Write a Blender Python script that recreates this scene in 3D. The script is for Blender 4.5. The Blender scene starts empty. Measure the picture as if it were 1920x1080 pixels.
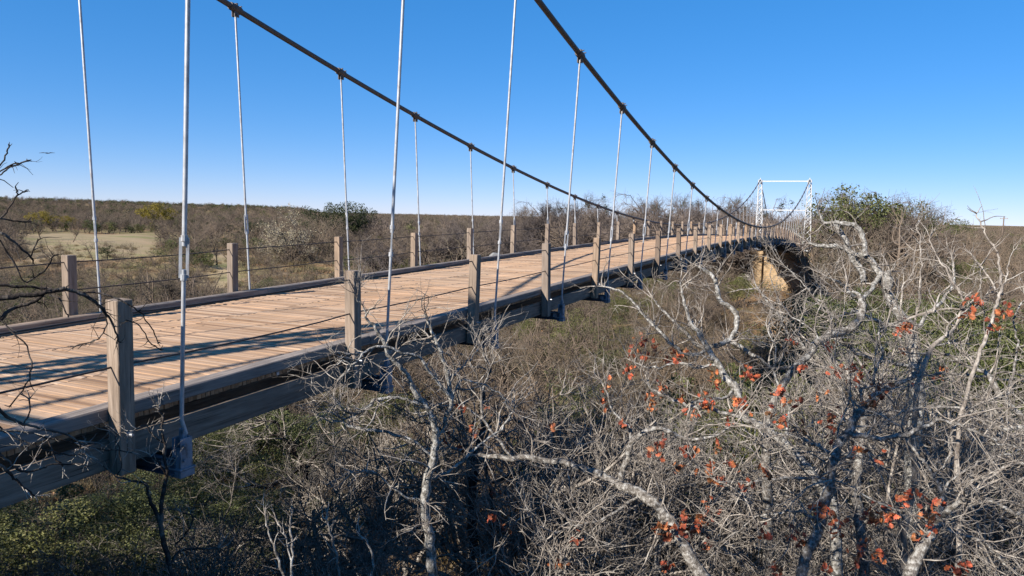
import bpy, math, random
import numpy as np
from mathutils import Matrix, Vector

SC = bpy.context.scene
# ------------------------------------------------------------------ camera
FPX = 1377.05
YAW, PIT, ROL = [math.radians(a) for a in (24.3112, 5.5608, 1.2183)]
_R = np.array([math.cos(YAW), math.sin(YAW), 0.0])
_F = np.array([-math.sin(YAW)*math.cos(PIT), math.cos(YAW)*math.cos(PIT), -math.sin(PIT)])
_U = np.array([-math.sin(YAW)*math.sin(PIT), math.cos(YAW)*math.sin(PIT), math.cos(PIT)])
R2 = math.cos(ROL)*_R + math.sin(ROL)*_U
U2 = math.cos(ROL)*_U - math.sin(ROL)*_R
cam_d = bpy.data.cameras.new('camera')
cam_d.sensor_width = 36.0
cam_d.lens = FPX/1920*36
cam_d.clip_start = 0.05
cam_d.clip_end = 30000
cam = bpy.data.objects.new('camera', cam_d)
SC.collection.objects.link(cam)
cam.matrix_world = Matrix(((R2[0], U2[0], -_F[0], 0), (R2[1], U2[1], -_F[1], 0), (R2[2], U2[2], -_F[2], 0), (0, 0, 0, 1)))
SC.camera = cam

# ------------------------------------------------------------------ sky, sun, exposure
SUN_EL, SUN_AZ = 31.5, 204.0            # azimuth clockwise from +Y
world = bpy.data.worlds.new('World'); SC.world = world; world.use_nodes = True
wt = world.node_tree; wt.nodes.clear()
sky = wt.nodes.new('ShaderNodeTexSky'); sky.sky_type = 'NISHITA'; sky.sun_disc = False
sky.sun_elevation = math.radians(SUN_EL); sky.sun_rotation = math.radians(SUN_AZ)
sky.altitude = 3000; sky.air_density = 1.0; sky.dust_density = 0.3; sky.ozone_density = 8
gam = wt.nodes.new('ShaderNodeGamma'); gam.inputs[1].default_value = 0.52       # the camera's soft shoulder on the bright horizon
hs = wt.nodes.new('ShaderNodeHueSaturation'); hs.inputs['Saturation'].default_value = 1.57; hs.inputs['Value'].default_value = 1.38
bg = wt.nodes.new('ShaderNodeBackground'); bg.inputs['Strength'].default_value = 0.13
wo = wt.nodes.new('ShaderNodeOutputWorld')
wt.links.new(sky.outputs[0], gam.inputs[0]); wt.links.new(gam.outputs[0], hs.inputs['Color']); tint = wt.nodes.new('ShaderNodeMix'); tint.data_type = 'RGBA'; tint.blend_type = 'MULTIPLY'; tint.inputs[0].default_value = 1; tint.inputs[7].default_value = (1.0, .88, 1.0, 1)
wt.links.new(hs.outputs[0], tint.inputs[6]); wt.links.new(tint.outputs[2], bg.inputs[0]); wt.links.new(bg.outputs[0], wo.inputs[0])
sd = bpy.data.lights.new('sun', 'SUN'); sd.energy = 5.0; sd.angle = math.radians(0.53); sd.color = (1.0, 0.93, 0.83)
sun = bpy.data.objects.new('sun', sd); SC.collection.objects.link(sun)
_el, _az = math.radians(SUN_EL), math.radians(SUN_AZ)
SDIR = Vector((math.cos(_el)*math.sin(_az), math.cos(_el)*math.cos(_az), math.sin(_el)))
sun.rotation_euler = SDIR.to_track_quat('Z', 'Y').to_euler(); sun.location = SDIR*60
SC.view_settings.view_transform = 'Standard'; SC.view_settings.look = 'None'
SC.view_settings.exposure = 1.0; SC.view_settings.gamma = 1.0

# ------------------------------------------------------------------ helpers
COL = SC.collection
MATS = {}

def at(px, py, depth):
    """world point seen at photo pixel (px,py), `depth` metres in front of the camera"""
    a, b = (px-960)/FPX, (540-py)/FPX
    return (_F + a*R2 + b*U2)*depth

def tag(o, label=None, cat=None, group=None, kind=None):
    if label: o['label'] = label
    if cat: o['category'] = cat
    if group: o['group'] = group
    if kind: o['kind'] = kind
    return o

def empty(name, loc=(0, 0, 0), label=None, cat=None, group=None):
    o = bpy.data.objects.new(name, None); COL.objects.link(o); o.location = loc
    o.empty_display_size = 0.2
    return tag(o, label, cat, group)

def link(name, me, parent=None, coll=None):
    o = bpy.data.objects.new(name, me); (coll or COL).objects.link(o)
    if parent is not None: o.parent = parent
    return o

class MB:
    """collects shapes in numpy arrays and builds ONE mesh"""
    def __init__(s): s.v = []; s.f = []; s.n = 0; s.attr = []; s.sm = []
    def add(s, verts, faces, smooth=False, attr=0.0):
        verts = np.asarray(verts, float)
        s.v.append(verts)
        for f in faces: s.f.append(tuple(i+s.n for i in f)); s.sm.append(smooth)
        s.attr.append(np.full(len(verts), attr)); s.n += len(verts)
    def box(s, c, h, ax=None, attr=0.0, bev=0.0):
        """box centre c, half sizes h, optional 3x3 axes (rows)"""
        c = np.array(c, float); h = np.array(h, float)
        A = np.eye(3) if ax is None else np.array(ax, float)
        if bev > 0:
            vs = []; idx = {}
            for sx in (-1, 1):
                for sy in (-1, 1):
                    for sz in (-1, 1):
                        for k in range(3):
                            q = np.array([sx, sy, sz])*h; 
                            for m in range(3):
                                if m != k: q[m] -= (sx, sy, sz)[m]*bev
                            idx[(sx, sy, sz, k)] = len(vs); vs.append(q)
            F = []
            for k in range(3):
                a, b = [m for m in range(3) if m != k]
                for sg in (-1, 1):
                    ring = []
                    for (p, q) in ((-1, -1), (1, -1), (1, 1), (-1, 1)):
                        t = [0, 0, 0]; t[k] = sg; t[a] = p; t[b] = q; ring.append(idx[(*t, k)])
                    F.append(ring)
            for k in range(3):
                a, b = [m for m in range(3) if m != k]
                for p in (-1, 1):
                    for q in (-1, 1):
                        t0 = [0, 0, 0]; t0[a] = p; t0[b] = q; t1 = list(t0); t0[k] = -1; t1[k] = 1
                        F.append([idx[(*t0, a)], idx[(*t1, a)], idx[(*t1, b)], idx[(*t0, b)]])
            for sx in (-1, 1):
                for sy in (-1, 1):
                    for sz in (-1, 1): F.append([idx[(sx, sy, sz, k)] for k in range(3)])
            vs = np.array(vs)
            G = []
            for f in F:
                n = np.cross(vs[f[1]]-vs[f[0]], vs[f[2]]-vs[f[0]])
                G.append(f if np.dot(n, vs[f].mean(0)) > 0 else f[::-1])
            s.add(c + vs@A, G, False, attr); return
        vs = np.array([[x, y, z] for x in (-1, 1) for y in (-1, 1) for z in (-1, 1)])*h
        F = [(0, 1, 3, 2), (4, 6, 7, 5), (0, 4, 5, 1), (2, 3, 7, 6), (0, 2, 6, 4), (1, 5, 7, 3)]
        s.add(c + vs@A, F, False, attr)
    def bar(s, a, b, w, h, attr=0.0, up=(0, 0, 1), bev=0.0):
        """rectangular bar from a to b, w across, h in the up direction"""
        a = np.array(a, float); b = np.array(b, float); d = b-a; L = np.linalg.norm(d); d /= L
        x = np.cross(d, up); x /= np.linalg.norm(x); z = np.cross(x, d)
        s.box((a+b)/2, (w/2, L/2, h/2), (x, d, z), attr, bev)
    def tube(s, pts, r, k=8, caps=True, smooth=True):
        pts = np.array(pts, float); n = len(pts); r = np.full(n, r) if np.isscalar(r) else np.array(r)
        T = np.gradient(pts, axis=0); T /= np.linalg.norm(T, axis=1)[:, None]+1e-12
        ch = pts[-1]-pts[0]; ref = np.eye(3)[np.argmin(abs(ch))]
        n1 = np.cross(T, ref); n1 /= np.linalg.norm(n1, axis=1)[:, None]; n2 = np.cross(T, n1)
        a = np.arange(k)*2*math.pi/k
        V = pts[:, None]+r[:, None, None]*(np.cos(a)[None, :, None]*n1[:, None]+np.sin(a)[None, :, None]*n2[:, None])
        F = [(i*k+j, i*k+(j+1) % k, (i+1)*k+(j+1) % k, (i+1)*k+j) for i in range(n-1) for j in range(k)]
        s.add(V.reshape(-1, 3), F, smooth)
        if caps:
            s.add(V[0], [tuple(range(k))[::-1]]); s.add(V[-1], [tuple(range(k))])
    def mesh(s, name, m, attrname=None):
        me = bpy.data.meshes.new(name); me.from_pydata(np.concatenate(s.v).tolist(), [], s.f)
        me.polygons.foreach_set('use_smooth', s.sm)
        if attrname:
            at_ = me.attributes.new(attrname, 'FLOAT', 'POINT'); at_.data.foreach_set('value', np.concatenate(s.attr).astype(np.float32))
        me.materials.append(m); me.update(); return me
    def build(s, name, m, parent=None, attrname=None):
        return link(name, s.mesh(name, m, attrname), parent)

def raw_mesh(name, V, loops, sizes, mats, midx=None, smooth=True):
    me = bpy.data.meshes.new(name)
    me.vertices.add(len(V)); me.vertices.foreach_set('co', np.ascontiguousarray(V, np.float32).ravel())
    me.loops.add(len(loops)); me.loops.foreach_set('vertex_index', np.ascontiguousarray(loops, np.int32))
    starts = np.concatenate([[0], np.cumsum(sizes)[:-1]]).astype(np.int32)
    me.polygons.add(len(sizes)); me.polygons.foreach_set('loop_start', starts)
    me.polygons.foreach_set('use_smooth', np.full(len(sizes), smooth))
    for m in mats: me.materials.append(m)
    if midx is not None: me.polygons.foreach_set('material_index', midx.astype(np.int32))
    me.update(calc_edges=True); return me

# ---- branch systems, all vectorised
class Branches:
    def __init__(s): s.b = []              # (P[N,n,3], R[N,n], k)
    def add(s, P, R, k): s.b.append((P, R, k)); return P, R
    def arrays(s):
        VV = []; LL = []; off = 0
        for P, R, k in s.b:
            N, n, _ = P.shape
            if N == 0: continue
            T = np.gradient(P, axis=1); T /= np.linalg.norm(T, axis=2, keepdims=True)+1e-9
            ch = P[:, -1]-P[:, 0]; ref = np.eye(3)[np.argmin(abs(ch), axis=1)][:, None, :]
            n1 = np.cross(T, ref); n1 /= np.linalg.norm(n1, axis=2, keepdims=True)+1e-9; n2 = np.cross(T, n1)
            a = np.arange(k)*2*math.pi/k
            V = P[:, :, None]+R[:, :, None, None]*(np.cos(a)[None, None, :, None]*n1[:, :, None]+np.sin(a)[None, None, :, None]*n2[:, :, None])
            i = np.arange(n-1)[:, None]; j = np.arange(k)[None]
            q = np.stack([i*k+j, i*k+(j+1) % k, (i+1)*k+(j+1) % k, (i+1)*k+j], -1).reshape(-1)
            L = (off+np.arange(N)[:, None]*(n*k)+q[None]).reshape(-1)
            VV.append(V.reshape(-1, 3)); LL.append(L); off += N*n*k
        return np.concatenate(VV), np.concatenate(LL)
    def mesh(s, name, m):
        V, L = s.arrays(); return raw_mesh(name, V, L, np.full(len(L)//4, 4), [m])

def walk(rng, S, D, L, n, wig, up):
    """random-walk polylines from S along D"""
    N = len(S); P = np.zeros((N, n, 3)); P[:, 0] = S; d = D/(np.linalg.norm(D, axis=1, keepdims=True)+1e-9)
    st = (L/(n-1))[:, None]
    for i in range(1, n):
        d = d+rng.normal(0, wig, (N, 3)); d[:, 2] += up
        d /= np.linalg.norm(d, axis=1, keepdims=True); P[:, i] = P[:, i-1]+d*st
    return P

def sprout(rng, P, R, dens, t0, t1, ang, ln, n, k, r, wig, up, B, tip=0.25, rmin=0.0):
    """children along polylines P: dens per metre"""
    seg = np.linalg.norm(np.diff(P, axis=1), axis=2); Lp = seg.sum(1)
    cnt = rng.poisson(np.maximum(dens*Lp*(t1-t0), 0.01)); par = np.repeat(np.arange(len(P)), cnt)
    M = len(par)
    if M == 0: return np.zeros((0, n, 3)), np.zeros((0, n))
    t = t0+(t1-t0)*rng.random(M); x = t*(P.shape[1]-1); i = np.minimum(x.astype(int), P.shape[1]-2); f = (x-i)[:, None]
    S = P[par, i]*(1-f)+P[par, i+1]*f; T = P[par, i+1]-P[par, i]; T /= np.linalg.norm(T, axis=1, keepdims=True)+1e-9
    rp = R[par, i]*(1-f[:, 0])+R[par, i+1]*f[:, 0]
    nz = rng.normal(0, 1, (M, 3)); nz -= (nz*T).sum(1, keepdims=True)*T; nz /= np.linalg.norm(nz, axis=1, keepdims=True)
    th = np.radians(ang)*(0.6+0.8*rng.random(M))[:, None]
    D = np.cos(th)*T+np.sin(th)*nz
    L = ln*(0.45+0.9*rng.random(M))*(1-0.35*t)
    C = walk(rng, S, D, L, n, wig, up)
    r0 = np.minimum(r*(0.6+0.7*rng.random(M)), rp*0.85)
    RR = np.maximum(r0[:, None]*(1-(1-tip)*np.linspace(0, 1, n)[None]), rmin)
    B.add(C, RR, k); return C, RR

def spline(pts, r, m=4, jit=0.0, rng=None):
    pts = np.array(pts, float); r = np.array(r, float); n = len(pts)
    Pp = np.concatenate([[2*pts[0]-pts[1]], pts, [2*pts[-1]-pts[-2]]]); out = []; ro = []
    for i in range(n-1):
        p0, p1, p2, p3 = Pp[i:i+4]
        for j in range(m):
            t = j/m; out.append(0.5*((2*p1)+(-p0+p2)*t+(2*p0-5*p1+4*p2-p3)*t*t+(-p0+3*p1-3*p2+p3)*t**3)); ro.append(r[i]*(1-t)+r[i+1]*t)
    out.append(pts[-1]); ro.append(r[-1]); out = np.array(out)
    if jit and rng is not None: out[1:-1] += rng.normal(0, jit, (len(out)-2, 3))
    return out, np.array(ro)

def leaf_quads(rng, C, size, spread=0.0, flat=0.0):
    """one bent little leaf (2 quads) at every centre"""
    N = len(C); a = rng.normal(0, 1, (N, 3)); a /= np.linalg.norm(a, axis=1, keepdims=True)
    b = rng.normal(0, 1, (N, 3)); b -= (b*a).sum(1, keepdims=True)*a; b /= np.linalg.norm(b, axis=1, keepdims=True); c = np.cross(a, b)
    s = (size*(0.6+0.8*rng.random(N)))[:, None]; C = C+rng.normal(0, spread, (N, 3)) if spread else C
    V = np.stack([C-a*s*.5, C-b*s*.3+c*s*.1, C+a*s*.5, C+b*s*.3+c*s*.1], 1).reshape(-1, 3)
    return V, np.arange(N*4), np.full(N, 4)

# ------------------------------------------------------------------ materials
def newmat(name, rough=0.85, spec=0.3, metal=0.0):
    m = bpy.data.materials.new(name); m.use_nodes = True; t = m.node_tree; b = t.nodes['Principled BSDF']
    b.inputs['Roughness'].default_value = rough; b.inputs['Specular IOR Level'].default_value = spec; b.inputs['Metallic'].default_value = metal
    MATS[name] = m; return m, t, b

def N(t, kind, **kw):
    n = t.nodes.new(kind)
    for k, v in kw.items():
        if k.startswith('i_'): n.inputs[k[2:].replace('_', ' ')].default_value = v
        else: setattr(n, k, v)
    return n

def ramp(t, src, stops, interp='LINEAR'):
    r = t.nodes.new('ShaderNodeValToRGB'); r.color_ramp.interpolation = interp; e = r.color_ramp.elements
    while len(e) < len(stops): e.new(0.5)
    for i, (p, c) in enumerate(stops): e[i].position = p; e[i].color = (*c, 1) if len(c) == 3 else c
    t.links.new(src, r.inputs[0]); return r.outputs[0]

def mix(t, fac, a, b, mode='MIX'):
    m = t.nodes.new('ShaderNodeMix'); m.data_type = 'RGBA'; m.blend_type = mode
    for sock, v in ((m.inputs[0], fac), (m.inputs[6], a), (m.inputs[7], b)):
        if hasattr(v, 'is_linked') or hasattr(v, 'links'): t.links.new(v, sock)
        else: sock.default_value = v if not isinstance(v, tuple) or len(v) == 4 else (*v, 1)
    return m.outputs[2]

def coords(t, scale=(1, 1, 1), kind='Object'):
    tc = t.nodes.new('ShaderNodeTexCoord'); mp = t.nodes.new('ShaderNodeMapping'); mp.inputs['Scale'].default_value = scale
    t.links.new(tc.outputs[kind], mp.inputs[0]); return mp.outputs[0]

def noise(t, vec, scale, detail=4, rough=0.6):
    n = t.nodes.new('ShaderNodeTexNoise'); n.inputs['Scale'].default_value = scale; n.inputs['Detail'].default_value = detail; n.inputs['Roughness'].default_value = rough
    t.links.new(vec, n.inputs['Vector']); return n.outputs['Fac']

def bump(t, b, h, strength, dist=0.02):
    n = t.nodes.new('ShaderNodeBump'); n.inputs['Strength'].default_value = strength; n.inputs['Distance'].default_value = dist
    t.links.new(h, n.inputs['Height']); t.links.new(n.outputs[0], b.inputs['Normal'])

def objrand(t):
    return t.nodes.new('ShaderNodeObjectInfo').outputs['Random']

def m_wood(name, axis, dark, mid, light, seed=0.0, rnd=0.5):
    m, t, b = newmat(name, 0.9, 0.2)
    sc = [26, 26, 26]; sc[axis] = 1.6
    v = coords(t, tuple(sc)); n1 = noise(t, v, 1.0, 6, 0.7)
    v2 = coords(t, (1, 1, 1)); n2 = noise(t, v2, 1.7, 3)
    c = ramp(t, n1, [(0.28, dark), (0.48, mid), (0.72, light)])
    c = mix(t, 0.65, c, ramp(t, n2, [(0.3, (.62, .60, .58)), (0.7, (1.15, 1.08, 1.0))]), 'MULTIPLY')
    if rnd:
        rr = ramp(t, objrand(t), [(0.0, (1-rnd*.6, 1-rnd*.7, 1-rnd*.75)), (0.35, (.95, .95, .97)), (0.75, (1.1, 1.05, 1.0)), (1.0, (1.25, 1.05, .85))])
        c = mix(t, 0.9, c, rr, 'MULTIPLY')
    # long checks in the grain
    sc2 = [60, 60, 60]; sc2[axis] = 0.9
    cr = ramp(t, noise(t, coords(t, tuple(sc2)), 1.0, 2), [(0.30, (0.25, 0.22, 0.2)), (0.37, (1, 1, 1))])
    c = mix(t, 0.8, c, cr, 'MULTIPLY')
    t.links.new(c, b.inputs['Base Color']); bump(t, b, n1, 0.6, 0.01); return m

W_POST = m_wood('weathered_post_wood', 2, (.12, .098, .08), (.25, .205, .168), (.38, .325, .28), rnd=.6)
W_CURB = m_wood('weathered_curb_wood', 1, (.12, .105, .095), (.25, .22, .20), (.36, .32, .29), rnd=.25)
W_BEAM = m_wood('weathered_beam_wood', 1, (.10, .08, .065), (.21, .175, .145), (.30, .26, .22), rnd=.25)

def m_deck():
    m, t, b = newmat('deck_planks', 0.9, 0.2)
    a = t.nodes.new('ShaderNodeAttribute'); a.attribute_name = 'plank'
    pc = ramp(t, a.outputs['Fac'], [(0, (.27, .18, .125)), (.2, (.40, .275, .19)), (.55, (.47, .33, .235)), (.85, (.53, .385, .285)), (1, (.56, .43, .33))])
    g = noise(t, coords(t, (1.2, 40, 10)), 1.0, 6, .7)
    c = mix(t, .85, pc, ramp(t, g, [(.3, (.60, .55, .5)), (.5, (1, 1, 1)), (.75, (1.2, 1.2, 1.2))]), 'MULTIPLY')
    big = noise(t, coords(t, (1.0, .25, 1)), .8, 3)
    tc = t.nodes.new('ShaderNodeTexCoord'); sx = t.nodes.new('ShaderNodeSeparateXYZ'); t.links.new(tc.outputs['Object'], sx.inputs[0])
    wv = t.nodes.new('ShaderNodeMath'); wv.operation = 'PINGPONG'; wv.inputs[1].default_value = .9; t.links.new(sx.outputs[0], wv.inputs[0])
    c = mix(t, .5, c, ramp(t, wv.outputs[0], [(.0, (.92, .9, .88)), (.35, (1.08, 1.06, 1.05)), (.8, (.86, .84, .82))]), 'MULTIPLY')
    st = noise(t, coords(t, (3, 1.4, 1)), 2.2, 5, .75); c = mix(t, .75, c, ramp(t, st, [(.30, (.55, .5, .47)), (.40, (1, 1, 1)), (.68, (1, 1, 1)), (.76, (1.2, 1.2, 1.22))]), 'MULTIPLY')
    c = mix(t, .8, c, ramp(t, big, [(.3, (.82, .84, .88)), (.7, (1.12, 1.04, .98))]), 'MULTIPLY')
    t.links.new(c, b.inputs['Base Color']); bump(t, b, g, .5, .008); return m
W_DECK = m_deck()

def m_metal(name, col, rough, metal, var=.25, scale=9, rust=0.0):
    m, t, b = newmat(name, rough, .5, metal); n = noise(t, coords(t), scale, 4)
    c = ramp(t, n, [(.3, tuple(x*(1-var) for x in col)), (.7, tuple(min(1, x*(1+var)) for x in col))])
    if rust: c = mix(t, rust, c, ramp(t, noise(t, coords(t, (1, 1, .4)), 23, 5, .7), [(.52, (1, 1, 1)), (.64, (.62, .40, .26)), (.74, (.40, .22, .13))]), 'MULTIPLY')
    t.links.new(c, b.inputs['Base Color']); bump(t, b, n, .15, .004); return m
GALV = m_metal('galvanised_steel', (.60, .62, .65), .45, .35, .2, 9, .45)
PLATE = m_metal('painted_steel_plate', (.22, .25, .30), .6, .1, .35, 7, .8)
CABLE = m_metal('main_cable_steel', (.13, .11, .10), .7, .2, .3, 14)
WIRE = m_metal('rail_wire_steel', (.09, .075, .07), .7, .3, .3, 20)
TOWERP = m_metal('white_tower_paint', (.76, .78, .80), .5, 0, .1, 3, .3)
DKSTEEL = m_metal('dark_floor_beam_steel', (.07, .085, .11), .7, .1, .3, 5)

def m_bark(name, dark, mid, light, s1=9, s2=40, rough=.95):
    m, t, b = newmat(name, rough, .15)
    n1 = noise(t, coords(t), s1, 5, .65); n2 = noise(t, coords(t, (1, 1, .45)), s2, 3, .6)
    c = ramp(t, n1, [(.36, dark), (.50, mid), (.62, light)])
    c = mix(t, .6, c, ramp(t, n2, [(.3, (.45, .43, .4)), (.7, (1.25, 1.25, 1.25))]), 'MULTIPLY')
    t.links.new(c, b.inputs['Base Color']); bump(t, b, n2, 1.0, .02); return m
LICHEN = m_bark('lichen_bark', (.085, .075, .065), (.21, .19, .17), (.44, .43, .405), 22, 70)
WLICH = m_bark('white_lichen_bark', (.11, .10, .085), (.30, .285, .26), (.56, .55, .525), 22, 70)
TWIG = m_bark('grey_twig_bark', (.15, .13, .115), (.27, .245, .22), (.42, .395, .36), 7, 40)
DTWIG = m_bark('dark_twig_bark', (.025, .02, .018), (.06, .05, .045), (.16, .145, .13), 6, 25)
def m_brush(name, cols):
    m, t, b = newmat(name, 1.0, .1)
    n = noise(t, coords(t), 1.2, 2); c = ramp(t, n, [(.35, tuple(x*.8 for x in cols[0])), (.65, tuple(x*1.15 for x in cols[0]))])
    r = t.nodes.new('ShaderNodeObjectInfo').outputs['Random']
    c = mix(t, 1.0, c, ramp(t, r, [(0, (.75, .72, .70)), (.3, (.95, .92, .9)), (.6, (1.08, 1.04, 1.0)), (.8, (1.08, 1.0, .88)), (1, (1.35, 1.27, 1.2))]), 'MULTIPLY')
    t.links.new(c, b.inputs['Base Color']); return m
BRUSH = m_brush('bare_brush_twigs', [(.235, .20, .17)])
BRUSHG = m_brush('green_grey_twigs', [(.22, .193, .158)])

def m_leaf(name, stops, trans=.25, rough=.6):
    m, t, b = newmat(name, rough, .3)
    n = noise(t, coords(t), 4.3, 3); c = ramp(t, n, stops)
    c = mix(t, 1.0, c, ramp(t, noise(t, coords(t), 21, 1), [(.35, (.45, .45, .42)), (.5, (.95, .95, .95)), (.65, (1.75, 1.7, 1.6))]), 'MULTIPLY')
    c = mix(t, .8, c, ramp(t, objrand(t), [(0, (.75, .8, .75)), (1, (1.25, 1.15, 1.0))]), 'MULTIPLY')
    t.links.new(c, b.inputs['Base Color'])
    tr = t.nodes.new('ShaderNodeBsdfTranslucent'); t.links.new(c, tr.inputs[0]); ms = t.nodes.new('ShaderNodeMixShader'); ms.inputs[0].default_value = trans
    t.links.new(b.outputs[0], ms.inputs[1]); t.links.new(tr.outputs[0], ms.inputs[2])
    out = [q for q in t.nodes if q.type == 'OUTPUT_MATERIAL'][0]; t.links.new(ms.outputs[0], out.inputs[0]); return m
GREEN = m_leaf('olive_evergreen_leaves', [(.35, (.06, .08, .022)), (.5, (.10, .125, .036)), (.65, (.15, .165, .06))])
DGREEN = m_leaf('dark_live_oak_leaves', [(.35, (.025, .04, .016)), (.65, (.07, .085, .03))])
YELLOW = m_leaf('yellow_autumn_leaves', [(.35, (.20, .15, .02)), (.65, (.36, .29, .04))])
PALE = m_leaf('pale_seed_pods', [(.35, (.28, .24, .17)), (.65, (.42, .37, .28))])
RED = m_leaf('rust_oak_leaves', [(.34, (.26, .08, .045)), (.44, (.46, .105, .06)), (.54, (.55, .19, .08)), (.66, (.32, .17, .075))], .3, .6)

def m_stone():
    m, t, b = newmat('tan_stone_masonry', .95, .2)
    bt = t.nodes.new('ShaderNodeTexBrick'); bt.inputs['Scale'].default_value = 1.0; bt.inputs['Brick Width'].default_value = .55; bt.inputs['Row Height'].default_value = .26
    bt.inputs['Mortar Size'].default_value = .018; bt.inputs['Color1'].default_value = (.50, .355, .215, 1); bt.inputs['Color2'].default_value = (.42, .29, .165, 1); bt.inputs['Mortar'].default_value = (.30, .26, .20, 1)
    tc = t.nodes.new('ShaderNodeTexCoord'); sx = t.nodes.new('ShaderNodeSeparateXYZ'); cx = t.nodes.new('ShaderNodeCombineXYZ'); ad = t.nodes.new('ShaderNodeMath')
    t.links.new(tc.outputs['Object'], sx.inputs[0]); t.links.new(sx.outputs[0], ad.inputs[0]); t.links.new(sx.outputs[1], ad.inputs[1]); t.links.new(ad.outputs[0], cx.inputs[0]); t.links.new(sx.outputs[2], cx.inputs[1])
    t.links.new(cx.outputs[0], bt.inputs['Vector'])
    n = noise(t, coords(t), 1.3, 6, .7)
    c = mix(t, .8, bt.outputs['Color'], ramp(t, n, [(.3, (.6, .55, .5)), (.5, (1, 1, 1)), (.7, (1.3, 1.2, 1.05))]), 'MULTIPLY')
    t.links.new(c, b.inputs['Base Color']); bump(t, b, bt.outputs['Fac'], -.6, .03); return m
STONE = m_stone()

def m_rock():
    m, t, b = newmat('brown_boulder_rock', .95, .2); n = noise(t, coords(t), 1.1, 8, .7)
    c = ramp(t, n, [(.3, (.07, .055, .04)), (.5, (.18, .13, .085)), (.7, (.30, .22, .14))]); t.links.new(c, b.inputs['Base Color']); bump(t, b, n, .8, .08); return m
ROCK = m_rock()

def m_ground():
    m, t, b = newmat('leaf_litter_ground', 1.0, .1)
    v = coords(t); n1 = noise(t, v, .06, 5, .6); n2 = noise(t, v, 1.4, 6, .7); n3 = noise(t, v, 14, 3, .7)
    c = ramp(t, n1, [(.35, (.20, .125, .07)), (.45, (.22, .165, .10)), (.55, (.15, .135, .065)), (.66, (.24, .18, .12))])
    c = mix(t, .9, c, ramp(t, n2, [(.3, (.45, .45, .45)), (.5, (1, .97, .92)), (.7, (1.5, 1.35, 1.2))]), 'MULTIPLY')
    c = mix(t, .8, c, ramp(t, n3, [(.35, (.5, .5, .5)), (.6, (1.3, 1.25, 1.2))]), 'MULTIPLY')
    a = t.nodes.new('ShaderNodeAttribute'); a.attribute_name = 'clearing'
    g = ramp(t, noise(t, coords(t, (.35, 1.2, 1)), .06, 7, .7), [(.36, (.31, .23, .145)), (.52, (.25, .195, .115)), (.62, (.17, .165, .07))])
    c = mix(t, a.outputs['Fac'], c, g)
    t.links.new(c, b.inputs['Base Color']); bump(t, b, n2, .6, .12); return m
GROUND = m_ground()

def level(m, k):
    """scale a material's reflectance"""
    t = m.node_tree; b = [q for q in t.nodes if q.type == 'BSDF_PRINCIPLED'][0]; l = b.inputs['Base Color'].links[0]; src = l.from_socket
    c = mix(t, 1.0, src, (k if isinstance(k, tuple) else (k, k, k)), 'MULTIPLY'); t.links.new(c, b.inputs['Base Color'])
    for q in t.nodes:
        if q.type == 'BSDF_TRANSLUCENT': t.links.new(c, q.inputs[0])
for m_, k_ in ((W_DECK, (.82, .80, .735)), (W_POST, .85), (W_CURB, .85), (W_BEAM, .9), (GALV, .62), (PLATE, .8), (CABLE, .7), (WIRE, .6), (TOWERP, .56), (DKSTEEL, .8),
               (LICHEN, .86), (WLICH, .78), (TWIG, (.96, .93, .90)), (DTWIG, .7), (BRUSH, (.60, .57, .54)), (BRUSHG, (.60, .58, .54)), (GREEN, (.95, .86, 1.05)), (DGREEN, .7), (YELLOW, .75), (PALE, 1.1), (RED, (.66, .64, .68)), (STONE, .78), (ROCK, .75), (GROUND, 1.05)): level(m_, k_)

# ------------------------------------------------------------------ terrain
def pxaz(x, y):
    """photo column (at the horizon) under which the ground point (x,y) lies"""
    d = -x*math.sin(YAW)+y*math.cos(YAW); u = x*math.cos(YAW)+y*math.sin(YAW)
    return np.where(d > 1, 960+FPX*u/np.maximum(d, 1), -9999)
def sstep(a, b, x): t = np.clip((x-a)/(b-a), 0, 1); return t*t*(3-2*t)
def clearing(x, y):
    r = np.hypot(x, y); p = pxaz(x, y)
    a = sstep(20, 70, p)*sstep(340, 250, p)*sstep(148, 158, r)*sstep(275, 255, r)
    b = sstep(375, 395, p)*sstep(452, 436, p)*sstep(98, 106, r)*sstep(172, 160, r)
    c = sstep(1750, 1765, p)*sstep(1850, 1840, p)*sstep(420, 440, r)*sstep(620, 600, r)
    d = sstep(340, 380, p)*sstep(470, 440, p)*sstep(40, 48, r)*sstep(64, 56, r)
    return np.maximum.reduce([a, b, c, d*.8])
def ground(x, y):
    x = np.asarray(x, float); y = np.asarray(y, float); r = np.hypot(x, y)
    ye = y+2.5*np.sin(x*.05)+1.5*np.sin(x*.013+1)
    z = np.interp(ye, [-60, 0.0, 3, 8, 15, 30, 50, 70, 92, 104, 140, 400], [-1.4, -1.75, -4.2, -6.6, -8.6, -11.2, -12.2, -11.6, -9.2, -8.6, -8.6, -8.0])
    z = z+sstep(60, 110, r)*sstep(1500, 1560, pxaz(x, y))*sstep(1900, 1700, pxaz(x, y))*1.5*sstep(200, 130, r)
    far = np.interp(r, [150, 600, 1500, 3500, 9000], [0, 1.2, 2.4, 3.2, 4.5])
    p = pxaz(x, y)
    ridge = (12.0-3.4*np.clip(p/560, 0, 1))*np.exp(-((r-1050)/330)**2)*sstep(625, 545, p)
    rr = 9*np.exp(-((r-3000)/800)**2)*sstep(1150, 1700, p)
    n = 0.35*np.sin(x*.21+1.3*np.sin(y*.17))*np.cos(y*.19)+.18*np.sin(x*.7+y*.5)*np.sin(y*.83-x*.3)
    return z+far+ridge+rr+n*sstep(2, 10, r)
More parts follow.
